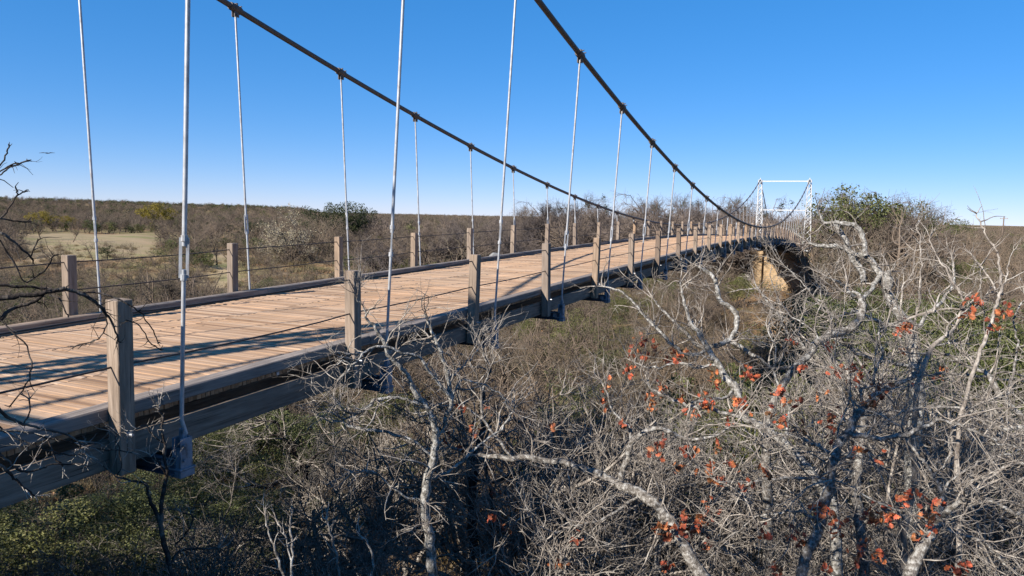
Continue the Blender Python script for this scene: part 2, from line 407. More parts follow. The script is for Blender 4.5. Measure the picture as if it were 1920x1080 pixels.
def build_ground():
    na, nr = 300, 260
    rad = np.concatenate([[0], np.geomspace(.6, 12000, nr)]); az = np.linspace(0, 2*math.pi, na, endpoint=False)
    Rr, Az = np.meshgrid(rad, az, indexing='ij'); X = Rr*np.sin(Az); Y = Rr*np.cos(Az); Z = ground(X, Y)
    V = np.stack([X, Y, Z], -1).reshape(-1, 3); i = np.arange(nr)[:, None]; j = np.arange(na)[None]
    L = np.stack([i*na+j, i*na+(j+1) % na, (i+1)*na+(j+1) % na, (i+1)*na+j], -1)[..., ::-1].reshape(-1)
    me = raw_mesh('ground', V, L, np.full(len(L)//4, 4), [GROUND])
    a = me.attributes.new('clearing', 'FLOAT', 'POINT'); a.data.foreach_set('value', clearing(V[:, 0], V[:, 1]).astype(np.float32))
    tag(link('ground', me), kind='structure')
build_ground()

# ------------------------------------------------------------------ the bridge
S = 3.05; Y0 = 4.405; YM = 45.594; YMC = 51.986
HY = [Y0+S*i for i in range(-2, 32)]                       # hanger stations
TY = (-1.9, 101.5)                                          # towers
def zb_s(y): return -1.14723-.00051963*(y-YM)**2-3.490e-6*(y-YM)**3
_ny = np.array([TY[0]-1.2]+HY+[TY[1]+.8, 112.0]); _nz = np.array([zb_s(v) for v in _ny]); _nz[-1] = _nz[-2]-.25
def zb(y): return float(np.interp(y, _ny, _nz))
def zc(y): return -.35826+.0022589*(y-YMC)**2+.0513*(y-YMC)**4*1e-6
XR, XL = -5.04, -10.156
def cx(y, side):
    h = zc(y)-zb(y); return XR+.05*h if side > 0 else XL-.05*h
bridge = empty('suspension_bridge', (-7.6, 0, zb(0)-.5), 'long one lane suspension bridge with tan plank deck, grey timber curbs and white towers', 'bridge')
def bpart(mb, name, m, parent=None, attrname=None):
    o = mb.build(name, m, None, attrname); p = parent or bridge
    o.parent = p
    if parent is None: o.matrix_parent_inverse = Matrix.Translation(-Vector(bridge.location))
    return o
def sub(mb, name, m, par):
    o = mb.build(name, m); o.parent = par; return o
rng = np.random.default_rng(5)
# deck planking: narrow planks laid across
mb = MB(); y = -3.0; pw = .052
while y < 111:
    x0 = -9.86+rng.uniform(-.03, .03); x1 = -5.43+rng.uniform(-.008, .004)
    cuts = [x0, -8.35+rng.choice([0, .02, -.015]), -6.82+rng.choice([0, .02, -.02]), x1] if rng.random() < .93 else [x0, rng.uniform(-8.2, -7), x1]
    z0 = zb(y); sl = (zb(y+.2)-zb(y-.2))/.4
    for a, b_ in zip(cuts[:-1], cuts[1:]):
        tilt = rng.normal(0, .0012); zt = z0+.09+rng.normal(0, .0026)
        d = np.array([1, rng.normal(0, .0007), tilt]); d /= np.linalg.norm(d); e = np.array([0, 1, sl+rng.normal(0, .02)]); e /= np.linalg.norm(e)
        mb.box(((a+b_)/2, y, zt-.04), ((b_-a)/2-.003, pw/2-.0022-abs(rng.normal(0, .0010)), .04), (d, e, np.cross(d, e)), attr=float(np.clip(rng.normal(.52, .30), 0, 1)))
    y += pw
bpart(mb, 'deck_planking', W_DECK, attrname='plank')
# curbs, fascia beams and inner stringers, two bays a piece
nodes = [TY[0]-1.0]+HY+[TY[1]+.6, 111.5]
for side in (0, 1):
    xc = (-5.360, -9.815)[side]; xf = (-5.335, -9.86)[side]
    for i in range(0, len(nodes)-1, 2):
        seg = nodes[i:i+3]; mb = MB(); mf = MB(); jx, jz = rng.normal(0, .006), rng.normal(0, .004)
        for a, b_ in zip(seg[:-1], seg[1:]):
            g0 = .006 if a == seg[0] else -.0; g1 = .006 if b_ == seg[-1] else 0
            mb.bar((xc+jx, a+g0, zb(a)+.1475+jz), (xc+jx, b_-g1, zb(b_)+.1475+jz), .17, .113, bev=.010)
            mf.bar((xf, a+g0, zb(a)-.185), (xf, b_-g1, zb(b_)-.185), .07, .24, bev=.004)
        bpart(mb, 'curb', W_CURB); bpart(mf, 'side_beam', W_BEAM)
q = at(521, 700, 1.0); q = q*(-5.298/q[0]); mb = MB(); mb.box(q, (.003, .018, .018)); bpart(mb, 'metal_tag', GALV)
for x in (-9.2, -8.4, -7.6, -6.8, -6.0):
    mb = MB()
    for a, b_ in zip(nodes[:-1], nodes[1:]): mb.bar((x, a, zb(a)-.155), (x, b_, zb(b_)-.155), .12, .30)
    bpart(mb, 'stringer', W_BEAM)
# floor beams
for yy in HY:
    z = zb(yy); mb = MB()
    for dy in (-.07, .07):
        mb.box((-7.6, yy+dy, z-.375), (2.55, .006, .07)); mb.box((-7.6, yy+dy*1.35, z-.309), (2.55, .03, .004)); mb.box((-7.6, yy+dy*1.35, z-.441), (2.55, .03, .004))
    bpart(mb, 'floor_beam', DKSTEEL)
# posts with bolts
POSTY = [yy-.44 for yy in HY[1:]]
for side in (0, 1):
    for yy in POSTY:
        yy -= .16*side
        z = zb(yy); x = -5.20 if side == 0 else -9.985
        lean = rng.normal(0, .016); ln2 = rng.normal(0, .016); mb = MB()
        d = np.array([lean, ln2, 1.0]); d /= np.linalg.norm(d); yv = np.array([0, 1, -ln2]); yv /= np.linalg.norm(yv); xv = np.cross(yv, d)
        top = 1.07+rng.normal(0, .018); bot = -.33
        mb.box((x+lean*.35, yy+ln2*.35, z+(top+bot)/2), (.068, .07, (top-bot)/2), (xv, yv, d), bev=.006)
        o = bpart(mb, 'rail_post', W_POST)
        m2 = MB(); sx = 1 if side == 0 else -1
        m2.tube([(x+sx*.06, yy, z), (x+sx*.07, yy, z), (x+sx*.0701, yy, z), (x+sx*.084, yy, z), (x+sx*.0841, yy, z), (x+sx*.125, yy, z)], [.011, .011, .021, .021, .011, .011], 8, smooth=False)
        bo = bpart(m2, 'bolt', GALV, o)
# rail wires, strung through the posts with a little sag
for side in (0, 1):
    x = -5.20 if side == 0 else -9.985
    for h in (.955, .55):
        pts = []
        ys = [TY[0]-1]+[v-.16*side for v in POSTY]+[TY[1]+.6]
        for a, b_ in zip(ys[:-1], ys[1:]):
            sg = abs(rng.normal(.012, .008)); hh = rng.normal(0, .004)
            for t in np.linspace(0, 1, 6)[:-1]: pts.append((x, a+(b_-a)*t, zb(a)*(1-t)+zb(b_)*t+h+hh-4*sg*t*(1-t)))
        mb = MB(); mb.tube(pts, .0085, 6); bpart(mb, 'rail_wire', WIRE)
# main cables and the clamps + hangers
for side in (-1, 1):
    mb = MB(); yy = np.linspace(TY[0], TY[1], 140)
    mb.tube([(cx(v, side), v, zc(v)) for v in yy], .051, 12); bpart(mb, 'main_cable', CABLE)
    # backstays at both ends
    for ty, dy in ((TY[0], -22), (TY[1], 24)):
        mb = MB(); x = cx(ty, side); mb.tube([(x, ty, zc(ty)), (x, ty+dy*.5, zc(ty)*.5-1.9), (x, ty+dy, float(ground(x, ty+dy)))], .054, 10); bpart(mb, 'backstay_cable', CABLE)
for side in (-1, 1):
    for i, yy in enumerate(HY[1:], -1):
        z0 = zb(yy); zt = zc(yy)-.10; x0 = XR if side > 0 else XL; x1 = cx(yy, side); H = zt-z0
        if H < .25: continue
        if H < 1.7: th = None
        else:
            far = (i >= 3) if side > 0 else (i >= 4)
            th = (.965, 1.325) if far else (1.20, 1.575)
        P = lambda h: np.array([x0+(x1-x0)*h/H, yy, z0+h])
        if th and H > th[1]+.2:
            mb = MB(); mb.tube([P(th[1]-.09), P(H)], .0195, 8); mb.tube([P(0), P(th[0]+.09)], .0175, 8)
            mb.tube([P(0), P(0)+np.array([.015, .028, -.12])], .019, 8)
            hg = bpart(mb, 'hanger_rod', GALV)
            tb = MB(); a = rng.uniform(0, math.pi) if i > 0 or side < 0 else math.radians(40)
            if side > 0 and i == 0: a = math.radians(38)
            if side > 0 and i in (1, 2): a = math.radians(128)
            if side > 0 and i in (3, 5): a = math.radians(30)
            ca, sa = math.cos(a), math.sin(a); o_ = np.array([ca, sa, 0])*.027
            for sg in (-1, 1): tb.bar(P(th[0]+.02)+o_*sg, P(th[1]-.02)+o_*sg, .015, .024, up=(ca, sa, 0.001))
            for h in (th[0], th[1]-.05): tb.tube([P(h), P(h+.05)], .028, 10, smooth=False)
            bpart(tb, 'turnbuckle', GALV, hg)
        else:
            mb = MB(); mb.tube([P(0), P(H)], .0205, 8); mb.tube([P(0), P(0)+np.array([.015, .028, -.12])], .019, 8); hg = bpart(mb, 'hanger_rod', GALV)
        # clamp on the cable: split band, lug plates, two bolts
        cb = MB(); c0 = np.array([x1, yy, zc(yy)]); t_ = np.array([cx(yy+.3, side)-cx(yy-.3, side), .6, zc(yy+.3)-zc(yy-.3)]); t_ /= np.linalg.norm(t_)
        cb.tube([c0-t_*.13, c0-t_*.10, c0+t_*.10, c0+t_*.13], [.066, .074, .074, .066], 12)
        for sg in (-1, 1): cb.box(c0+np.array([sg*.03, 0, -.09]), (.008, .055, .065))
        cb.tube([c0+np.array([-.055, 0, -.115]), c0+np.array([.055, 0, -.115])], .016, 8)
        for dd in (-.06, .06): cb.tube([c0+t_*dd+np.array([-.1, 0, .05]), c0+t_*dd+np.array([.1, 0, .05])], .011, 6)
        cb.tube([c0+t_*.05+np.array([0, 0, .06]), c0+t_*.05+np.array([0, 0, .115])], .016, 6)
        bpart(cb, 'cable_clamp', CABLE, hg)
        # end bracket on the floor beam
        s_ = 1 if side > 0 else -1; kb = MB()
        kb.box((x0+s_*.045, yy, z0-.27), (.005, .062, .13), bev=.0015)
        kb.box((x0-s_*.045, yy, z0-.27), (.005, .062, .13), bev=.0015)
        kb.box((x0, yy+.057, z0-.27), (.040, .005, .13)); kb.box((x0, yy-.057, z0-.31), (.040, .005, .09))
        kb.box((x0-s_*.02, yy, z0-.405), (.085, .082, .006)); kb.box((x0+s_*.0, yy, z0-.448), (.06, .075, .030), bev=.004)
        kb.box((x0-s_*.10, yy-.088, z0-.35), (.036, .012, .045), bev=.003)
        kb.box((x0, yy+.012, z0-.115), (.024, .024, .05), bev=.004)
        for q in (-.20, -.33): kb.tube([(x0+s_*.049, yy-.03, z0+q), (x0+s_*.066, yy-.03, z0+q)], .012, 6, smooth=False)
        bpart(kb, 'hanger_bracket', PLATE, hg)

# towers: four tapered lattice legs, two struts each
def tower(ty):
    zb0 = zb(ty)-.15 if ty > 50 else zb(ty)-.4; zt = zc(ty)-.10
    t = empty('tower', (0, 0, 0)); t.parent = bridge; t.matrix_parent_inverse = Matrix.Translation(-Vector(bridge.location))
    legs = []
    for side in (-1, 1):
        xb = (-10.35, -4.5)[side > 0]; xt = cx(ty, side)
        mb = MB(); hb, ht = .46, .20
        def cor(h, sx, sy):
            f = h; w = hb*(1-f)+ht*f; return np.array([xb*(1-f)+xt*f+sx*w, ty+sy*w, zb0+(zt-zb0)*f])
        for sx in (-1, 1):
            for sy in (-1, 1): mb.bar(cor(0, sx, sy), cor(1, sx, sy), .085, .085, up=(0, 1, 0.01))
        lw = .05 if ty > 50 else .085  # unseen near tower: lacing widened to make its shadow on the deck more solid
        n = 11; hs_ = np.linspace(0, 1, n+1)**.92
        for i in range(n):
            for (a, b_) in (((-1, -1), (1, -1)), ((1, -1), (1, 1)), ((1, 1), (-1, 1)), ((-1, 1), (-1, -1))):
                mb.bar(cor(hs_[i], *a), cor(hs_[i+1], *b_), lw, .016, up=(.3, .5, .1)); mb.bar(cor(hs_[i], *b_), cor(hs_[i+1], *a), lw, .016, up=(.3, .5, .1))
                if i in (0, 4, 7): mb.bar(cor(hs_[i], *a), cor(hs_[i], *b_), .07, .06)
        o = mb.build('tower_leg', TOWERP); o.parent = t
        sm = MB(); tp = np.array([xt, ty, zt]); sm.box(tp+[0, 0, .02], (.26, .26, .03), bev=.005); sm.box(tp+[0, 0, .09], (.09, .16, .07), bev=.02); sm.tube([tp+[0, 0, .12], tp+[0, 0, .34]], [.07, .02], 8)
        sm.box((xb, ty, zb0-.06), (.58, .58, .06), bev=.01)
        o2 = sm.build('saddle_and_base_plate', TOWERP); o2.parent = t
    for zz, r in ((zt-.12, .055), (1.56 if ty > 50 else 1.9, .05)):
        f = (zz-zb0)/(zt-zb0); xa = -10.35*(1-f)+cx(ty, -1)*f; xb_ = -4.5*(1-f)+cx(ty, 1)*f
        mb = MB()
        for dy in (-.16, .16): mb.bar((xa, ty+dy, zz), (xb_, ty+dy, zz), .05, .12)
        o = mb.build('tower_strut', TOWERP); o.parent = t
    return t
for ty in TY: tower(ty)

# stone piers under the towers
def pier(ty, label, zg, top):
    r = empty('bridge_pier', (-7.5, ty, zg), label, 'pier')
    def P(mb, nm, m=STONE): o = mb.build(nm, m, r); return o
    for x in (-3.0, 3.05):
        mb = MB(); mb.box((x, 0, (top-zg)/2-.2), (.72, .8, (top-zg)/2-.2), bev=.03); P(mb, 'column')
        mb = MB(); mb.box((x, 0, top-zg-.2), (.84, .92, .2), bev=.03); P(mb, 'column_cap')
    mb = MB(); mb.box((0, .15, (top-zg-.12)/2), (2.3, .45, (top-zg-.12)/2)); P(mb, 'web_wall')
pier(101.5, 'tan stone pier with capped columns under the far white tower', float(ground(-7.5, 101.5))-1.5, zb(101.5)-.42)
pier(-1.9, 'tan stone pier under the near tower at the camera end', float(ground(-7.5, -1.9))-3.0, zb(-1.9)-.55)

# ------------------------------------------------------------------ vegetation prototypes
def bare_proto(seed, H, kind='wide', cheap=False, rt=1.0, dm=1.0):
    """returns (trunk Branches, crown Branches); base at origin, height about H"""
    g = np.random.default_rng(seed); T = Branches(); C = Branches()
    nst = g.integers(1, 4) if not cheap else 1
    st = np.zeros((nst, 3)); st[:, :2] = g.normal(0, .12*H*.1, (nst, 2))
    D = np.stack([g.normal(0, .22, nst), g.normal(0, .22, nst), np.ones(nst)], 1)
    n0 = 7; P = walk(g, st, D, np.full(nst, H*.62), n0, .13, .05); R = (.020*H*(1-.72*np.linspace(0, 1, n0)))[None]*(.7+.4*g.random((nst, 1)))
    T.add(P, R, 6)
    a, ar = sprout(g, P, R, 11/(H*.62*.72)/nst**.5, .28, 1, 55, H*.46, 6, 4, .009*H*rt, .17, .07, T, .35)
    b, br = sprout(g, a, ar, 13*dm/H, .2, 1, 48, H*.24, 5, 3, .0045*H*rt, .2, .05, C, .4)
    if not cheap:
        c, cr = sprout(g, b, br, 24*dm/H, .15, 1, 45, H*.13, 4, 3, .0027*H*rt, .22, .04, C, .5)
        d, dr = sprout(g, c, cr, 26*dm/H, .2, 1, 45, H*.07, 3, 3, .0019*H*rt, .2, .03, C, .6)
    else:
        c, cr = sprout(g, b, br, 26/H, .15, 1, 50, H*.13, 3, 3, .0045*H*rt, .22, .04, C, .6)
    return T, C
def fit_h(tm, cm, H):
    """bring trunk and crown to exactly H tall"""
    v = np.zeros(len(cm.vertices)*3, np.float32); cm.vertices.foreach_get('co', v); k = H/float(np.percentile(v.reshape(-1, 3)[:, 2], 99.7))
    for me in (tm, cm): me.transform(Matrix.Scale(k, 4))
    return tm, cm
def thicket_meshes(seed, H, rt=1.0, cm=None, n_=11):
    g = np.random.default_rng(seed); T = Branches(); C = Branches(); nst = n_
    st = g.normal(0, .55, (nst, 3))*[1, 1, 0]; D = np.stack([st[:, 0]*.45+g.normal(0, .3, nst), st[:, 1]*.45+g.normal(0, .3, nst), np.ones(nst)], 1)
    P = walk(g, st, D, H*g.uniform(.5, .95, nst), 7, .16, .03); R = np.tile(.008*H*rt*(1-.6*np.linspace(0, 1, 7)), (nst, 1)); T.add(P, R, 4)
    a, ar = sprout(g, P, R, 2.6, .15, 1, 50, H*.34, 5, 3, .0042*H*rt, .2, .06, T, .4)
    b, br = sprout(g, a, ar, 3.6, .1, 1, 48, H*.19, 4, 3, .0027*H*rt, .22, .04, C, .5)
    c, cr = sprout(g, b, br, 4.4, .1, 1, 48, H*.11, 3, 3, .0020*H*rt, .2, .03, C, .6)
    return fit_h(T.mesh('trunk', BRUSH), C.mesh('crown', cm or BRUSH), H)
def bare_meshes(seed, H, **kw):
    tm = kw.pop('tm', BRUSH); cm = kw.pop('cm', BRUSH)
    T, C = bare_proto(seed, H, **kw); return fit_h(T.mesh('trunk', tm), C.mesh('crown', cm), H)
def green_meshes(seed, H, W, nl, ls, m, low=.15):
    """evergreen bush/tree: stems + leaf clumps spread unevenly through the crown"""
    g = np.random.default_rng(seed); T = Branches(); nst = 4
    D = np.stack([g.normal(0, .35, nst), g.normal(0, .35, nst), np.ones(nst)], 1)
    P = walk(g, g.normal(0, .05, (nst, 3))*[1, 1, 0], D, np.full(nst, H*.7), 6, .12, .05); R = np.tile(.014*H*(1-.7*np.linspace(0, 1, 6)), (nst, 1)); T.add(P, R, 5)
    a, ar = sprout(g, P, R, 14/H, .2, 1, 55, H*.3, 5, 3, .006*H, .2, .05, T, .4)
    nc = 46; q = g.normal(0, 1, (nc, 3)); q /= np.linalg.norm(q, axis=1, keepdims=True); q *= (g.random((nc, 1))**.45)
    cc = q*[W*.5, W*.5, H*.40]; cc[:, 2] += H*(.5+low*.3); cr = H*(.06+.09*g.random(nc))
    idx = g.integers(0, nc, nl); w = g.normal(0, 1, (nl, 3)); w /= np.linalg.norm(w, axis=1, keepdims=True)
    L = cc[idx]+w*(cr[idx]*(.55+.6*g.random(nl)**.6))[:, None]*[1.1, 1.1, .8]
    L = L[L[:, 2] > .05]
    V, l, s = leaf_quads(g, L, ls); return fit_h(T.mesh('trunk', DTWIG), raw_mesh('crown', V, l, s, [m], smooth=False), H)

PRO = {}
for k in range(6): PRO['bare', k] = bare_meshes(100+k, 6.0, rt=1.75, cm=(BRUSH, BRUSH, BRUSHG)[k % 3])
SKYT = m_brush('dark_far_twigs', [(.13, .11, .10)])
for k in range(3): PRO['tall', k] = bare_meshes(180+k, 6.0, rt=2.0, dm=2.0, tm=SKYT, cm=SKYT)
for k in range(5): PRO['thick', k] = thicket_meshes(150+k, 5.0, rt=1.35, cm=(BRUSH, BRUSHG)[k % 2])
for k in range(5): PRO['green', k] = green_meshes(200+k, 3.6, 3.6, 5200, .085, GREEN)
for k in range(3): PRO['oak', k] = green_meshes(300+k, 6.5, 6.5, 5200, .17, DGREEN)
PRO['yellow', 0] = green_meshes(320, 5.5, 7, 4200, .20, YELLOW)
PRO['yellow', 1] = green_meshes(321, 5.0, 6, 4200, .20, YELLOW)
def place(kind, k, x, y, s, label, cat, group, name, z=None, rz=None, sz=1.0):
    tm, cm = PRO[kind, k]; zz = float(ground(x, y))-.08 if z is None else z
    r = empty(name, (x, y, zz), label, cat, group); r.scale = (s, s, s*sz); r.rotation_euler = (0, 0, random.uniform(0, 6.28) if rz is None else rz)
    link('trunk', tm, r); link('crown', cm, r); return r
random.seed(11); rng = np.random.default_rng(21)

def zone(x, y):
    p = float(pxaz(x, y)); r = math.hypot(x, y)
    if p < 620: return 'left' if r > 55 else 'leftnear'
    if p < 1180: return 'mid' if r > 60 else 'under'
    if p < 1420: return 'far' if r > 85 else 'under'
    return 'right' if r > 45 else 'rightnear'
ZT = {'left': ('bare grey brush tree in the river bottom left of the bridge', 'bare trees left of the bridge'),
      'leftnear': ('bare grey brush tree close below the left end of the deck', 'bare trees below the near left deck'),
      'mid': ('bare grey tree in the thicket behind the bridge railing', 'bare trees behind the far railing'),
      'under': ('bare grey brush tree in the hollow under and beside the span', 'bare trees under the span'),
      'far': ('bare grey tree on the far bank beside the stone pier', 'bare trees beside the far pier'),
      'right': ('bare grey brush tree in the wood right of the far tower', 'bare trees right of the tower'),
      'rightnear': ('bare grey tree standing low in the right foreground tangle', 'bare trees low in the right foreground')}
def bridge_clear(x, y, h):
    return not (-12.2 < x < -3.0 and y < 112 and float(ground(x, y))+h > zb(min(max(y, 0), 111))-1.0)
def in_view(x, y, m=120):
    p = float(pxaz(x, y)); return -m < p < 1920+m
# candidate spots, blue-noise-like, near to far
cands = []
for (r0, r1, sp) in ((17, 45, 2.5), (45, 110, 2.6), (110, 180, 3.6)):
    area = .66*(r1*r1-r0*r0); n = int(area/(sp*sp)*1.0)
    for _ in range(n):
        r = math.sqrt(rng.uniform(r0*r0, r1*r1)); p = rng.uniform(-140, 2060); a = math.atan((p-960)/FPX)
        th = a-YAW; x, y = r*math.sin(th), r*math.cos(th); cands.append((x, y, r))
keep = []
for c in cands:
    mind = 1.5 if c[2] < 60 else 1.8
    if all((c[0]-k[0])**2+(c[1]-k[1])**2 > mind**2 for k in keep): keep.append(c)
keep = [c for c in keep if clearing(c[0], c[1]) < .3 and not (c[2] < 27 and float(pxaz(c[0], c[1])) < 700)]
LIM = [(-200, 345, 0, 150, 481), (345, 372, 0, 100, 500), (372, 458, 0, 112, 512), (458, 640, 0, 127, 492), (1385, 1520, 45, 100.5, 575), (640, 930, 0, 100, 440), (1520, 1720, 0, 85, 500), (1720, 2100, 0, 85, 470)]
def hmax(x, y):
    """how tall brush grows there: low in the river bed, taller on the banks; kept below the sight lines that are open in the place"""
    p = float(pxaz(x, y)); r = math.hypot(x, y); zg = float(ground(x, y))
    if r < 45: h = 3.0+r*.05
    elif y > 96 and 960 < p < 1540: h = 10.2+random.uniform(-1.5, 1.8)
    elif p > 1530 and p < 1710 and 85 < r < 150: h = 10.5+random.uniform(-1, 2)
    elif r > 100: h = 5.6 if p < 520 else 8.2 if p < 1000 else 7.2
    else: h = 5.6
    for a, b, r0, r1, yl in LIM:
        if a <= p < b and r0 <= r < r1: h = min(h, -(yl-385-.0213*p)/FPX*r-zg)
    return max(h, .8)
stuffpts = []; nb = ng = 0
keep.sort(key=lambda c: c[2])
for (x, y, r) in keep:
    h = hmax(x, y)*random.uniform(.62, 1.08)
    p = float(pxaz(x, y))
    gn = .26+.22*math.sin(x*.09+1)*math.sin(y*.07)+(.25 if 1560 < p < 1900 and 45 < r < 80 else 0)+(.2 if 400 < p < 620 and r < 50 else 0)
    isg = random.random() < gn
    if isg: h = min(h, 4.8)*random.uniform(.6, .9)
    if not bridge_clear(x, y, h): 
        h *= .5
        if not bridge_clear(x, y, h): continue
    if isg and ng < 170:
        ng += 1; zn = zone(x, y)
        place('green', random.randrange(5), x, y, h/3.6, 'olive green evergreen bush '+{'left': 'among the brush left of the bridge', 'leftnear': 'close below the left end of the deck', 'mid': 'in the thicket behind the railing', 'under': 'under and beside the span', 'far': 'beside the stone pier', 'right': 'in the wood right of the tower', 'rightnear': 'low in the right foreground'}[zn], 'bush', 'evergreen bushes '+zn.replace('leftnear', 'near left').replace('rightnear', 'near right'), 'evergreen_bush')
    elif (not isg) and nb < 290:
        nb += 1; lb, gp = ZT[zone(x, y)]
        if random.random() < .68: place('thick', random.randrange(5), x, y, h/5.0*random.uniform(.95, 1.2), lb.replace('tree', 'thicket').replace('brush thicket', 'twiggy thicket'), 'thicket', gp.replace('trees', 'thickets'), 'bare_thicket', sz=random.uniform(.8, 1.0))
        else: place('bare', random.randrange(6), x, y, h/6.0*1.05, lb, 'tree', gp, 'bare_tree', sz=random.uniform(.85, 1.1))
    else: stuffpts.append((x, y, h/6.0, 0 if not isg else 1))

# far wood as one mass: points + geometry nodes instancing low prototypes
for (r0, r1, sp, sc_) in ((180, 420, 5.0, 1.0), (420, 900, 8.0, 1.05), (900, 1900, 12.5, 1.2)):
    n = int(.66*(r1*r1-r0*r0)/(sp*sp))
    r = np.sqrt(rng.uniform(r0*r0, r1*r1, n)); p = rng.uniform(-140, 2060, n); th = np.arctan((p-960)/FPX)-YAW
    x, y = r*np.sin(th), r*np.cos(th); cw = clearing(x, y); ok = (cw < .3) | ((rng.random(n) < .05) & (p < 340))
    gm = np.sin(x*.021+1)*np.sin(y*.017)+.5*np.sin(x*.05-y*.04)
    for a, b_, rr_, g_, pp in zip(x[ok], y[ok], r[ok], gm[ok], p[ok]):
        k = 1 if rng.random() < .14+.22*(g_ > .35)+(.35 if rr_ > 850 and pp < 640 else 0) else 0
        stuffpts.append((a, b_, sc_*rng.uniform(.7, 1.15)*(.85 if k else 1)*(1.25 if pp > 640 and rr_ < 300 else .95), k))
def joined(name, tm, cm):
    """one mesh with both materials"""
    vs = []; ls = []; ss = []; mi = []; off = 0
    for q, me in enumerate((tm, cm)):
        v = np.zeros(len(me.vertices)*3, np.float32); me.vertices.foreach_get('co', v); vs.append(v.reshape(-1, 3))
        l = np.zeros(len(me.loops), np.int32); me.loops.foreach_get('vertex_index', l); ls.append(l+off)
        s = np.zeros(len(me.polygons), np.int32); me.polygons.foreach_get('loop_total', s); ss.append(s); mi.append(np.full(len(s), q)); off += len(me.vertices)
    return raw_mesh(name, np.concatenate(vs), np.concatenate(ls), np.concatenate(ss), [tm.materials[0], cm.materials[0]], np.concatenate(mi), False)
def scatter(name, sp, protos, label, cat):
    """sp rows: x, y, scale, index; one object whose points carry instances of the protos"""
    lib = bpy.data.collections.new(name+'_library')
    for k, me in enumerate(protos): lib.objects.link(bpy.data.objects.new('p%02d' % k, me))
    sp = np.array(sp); zz = ground(sp[:, 0], sp[:, 1])-.05
    me = bpy.data.meshes.new(name); me.vertices.add(len(sp)); me.vertices.foreach_set('co', np.stack([sp[:, 0], sp[:, 1], zz], 1).astype(np.float32).ravel())
    for nm, val, ty in (('scl', sp[:, 2], 'FLOAT'), ('rz', rng.uniform(0, 6.28, len(sp)), 'FLOAT'), ('idx', sp[:, 3], 'INT')):
        a = me.attributes.new(nm, ty, 'POINT'); a.data.foreach_set('value', val.astype(np.int32 if ty == 'INT' else np.float32))
    me.update(); ob = tag(link(name, me), label, cat, kind='stuff')
    ngp = bpy.data.node_groups.new(name+'_scatter', 'GeometryNodeTree')
    ngp.interface.new_socket('Geometry', in_out='INPUT', socket_type='NodeSocketGeometry'); ngp.interface.new_socket('Geometry', in_out='OUTPUT', socket_type='NodeSocketGeometry')
    gi = ngp.nodes.new('NodeGroupInput'); go = ngp.nodes.new('NodeGroupOutput'); ip = ngp.nodes.new('GeometryNodeInstanceOnPoints'); ci = ngp.nodes.new('GeometryNodeCollectionInfo'); m2p = ngp.nodes.new('GeometryNodeMeshToPoints')
    ci.inputs['Collection'].default_value = lib; ci.inputs['Separate Children'].default_value = True; ci.inputs['Reset Children'].default_value = True
    def na(nm, ty): n = ngp.nodes.new('GeometryNodeInputNamedAttribute'); n.data_type = ty; n.inputs['Name'].default_value = nm; return n.outputs['Attribute']
    cxyz = ngp.nodes.new('ShaderNodeCombineXYZ'); ngp.links.new(na('rz', 'FLOAT'), cxyz.inputs[2])
    ngp.links.new(gi.outputs[0], m2p.inputs[0]); ngp.links.new(m2p.outputs[0], ip.inputs['Points']); ngp.links.new(ci.outputs[0], ip.inputs['Instance']); ip.inputs['Pick Instance'].default_value = True
    ngp.links.new(na('idx', 'INT'), ip.inputs['Instance Index']); ngp.links.new(cxyz.outputs[0], ip.inputs['Rotation']); ngp.links.new(na('scl', 'FLOAT'), ip.inputs['Scale']); ngp.links.new(ip.outputs[0], go.inputs[0])
    md = ob.modifiers.new('scatter', 'NODES'); md.node_group = ngp; return ob
lib_ = [joined('far_bare', *bare_meshes(500+k, 6.0, cheap=True, rt=2.0, cm=(BRUSH, BRUSH, BRUSHG)[k % 3])) for k in range(5)]
lib_ += [joined('far_green', *green_meshes(520+k, 5.2, 6.0, 900, .32, (DGREEN, GREEN, DGREEN)[k])) for k in range(3)]
lib_ += [joined('thick', *PRO['thick', k]) for k in range(3)]
lib_ += [joined('tall', *PRO['tall', k]) for k in range(3)]
for i, q in enumerate(stuffpts):
    pq = float(pxaz(q[0], q[1]))
    if q[3] == 0 and 640 < pq < 1540 and 95 < math.hypot(q[0], q[1]) < 260 and rng.random() < (.6 if pq > 930 else .3): k = 11+int(rng.integers(0, 3))
    elif q[3] == 1: k = 5+int(rng.integers(0, 3))
    elif math.hypot(q[0], q[1]) < 180 and rng.random() < .6: k = 8+int(rng.integers(0, 3))
    else: k = int(rng.integers(0, 5))
    stuffpts[i] = (q[0], q[1], q[2], k)
scatter('far_wood', stuffpts, lib_, 'mass of bare grey and dark green trees receding to the horizon', 'woodland')

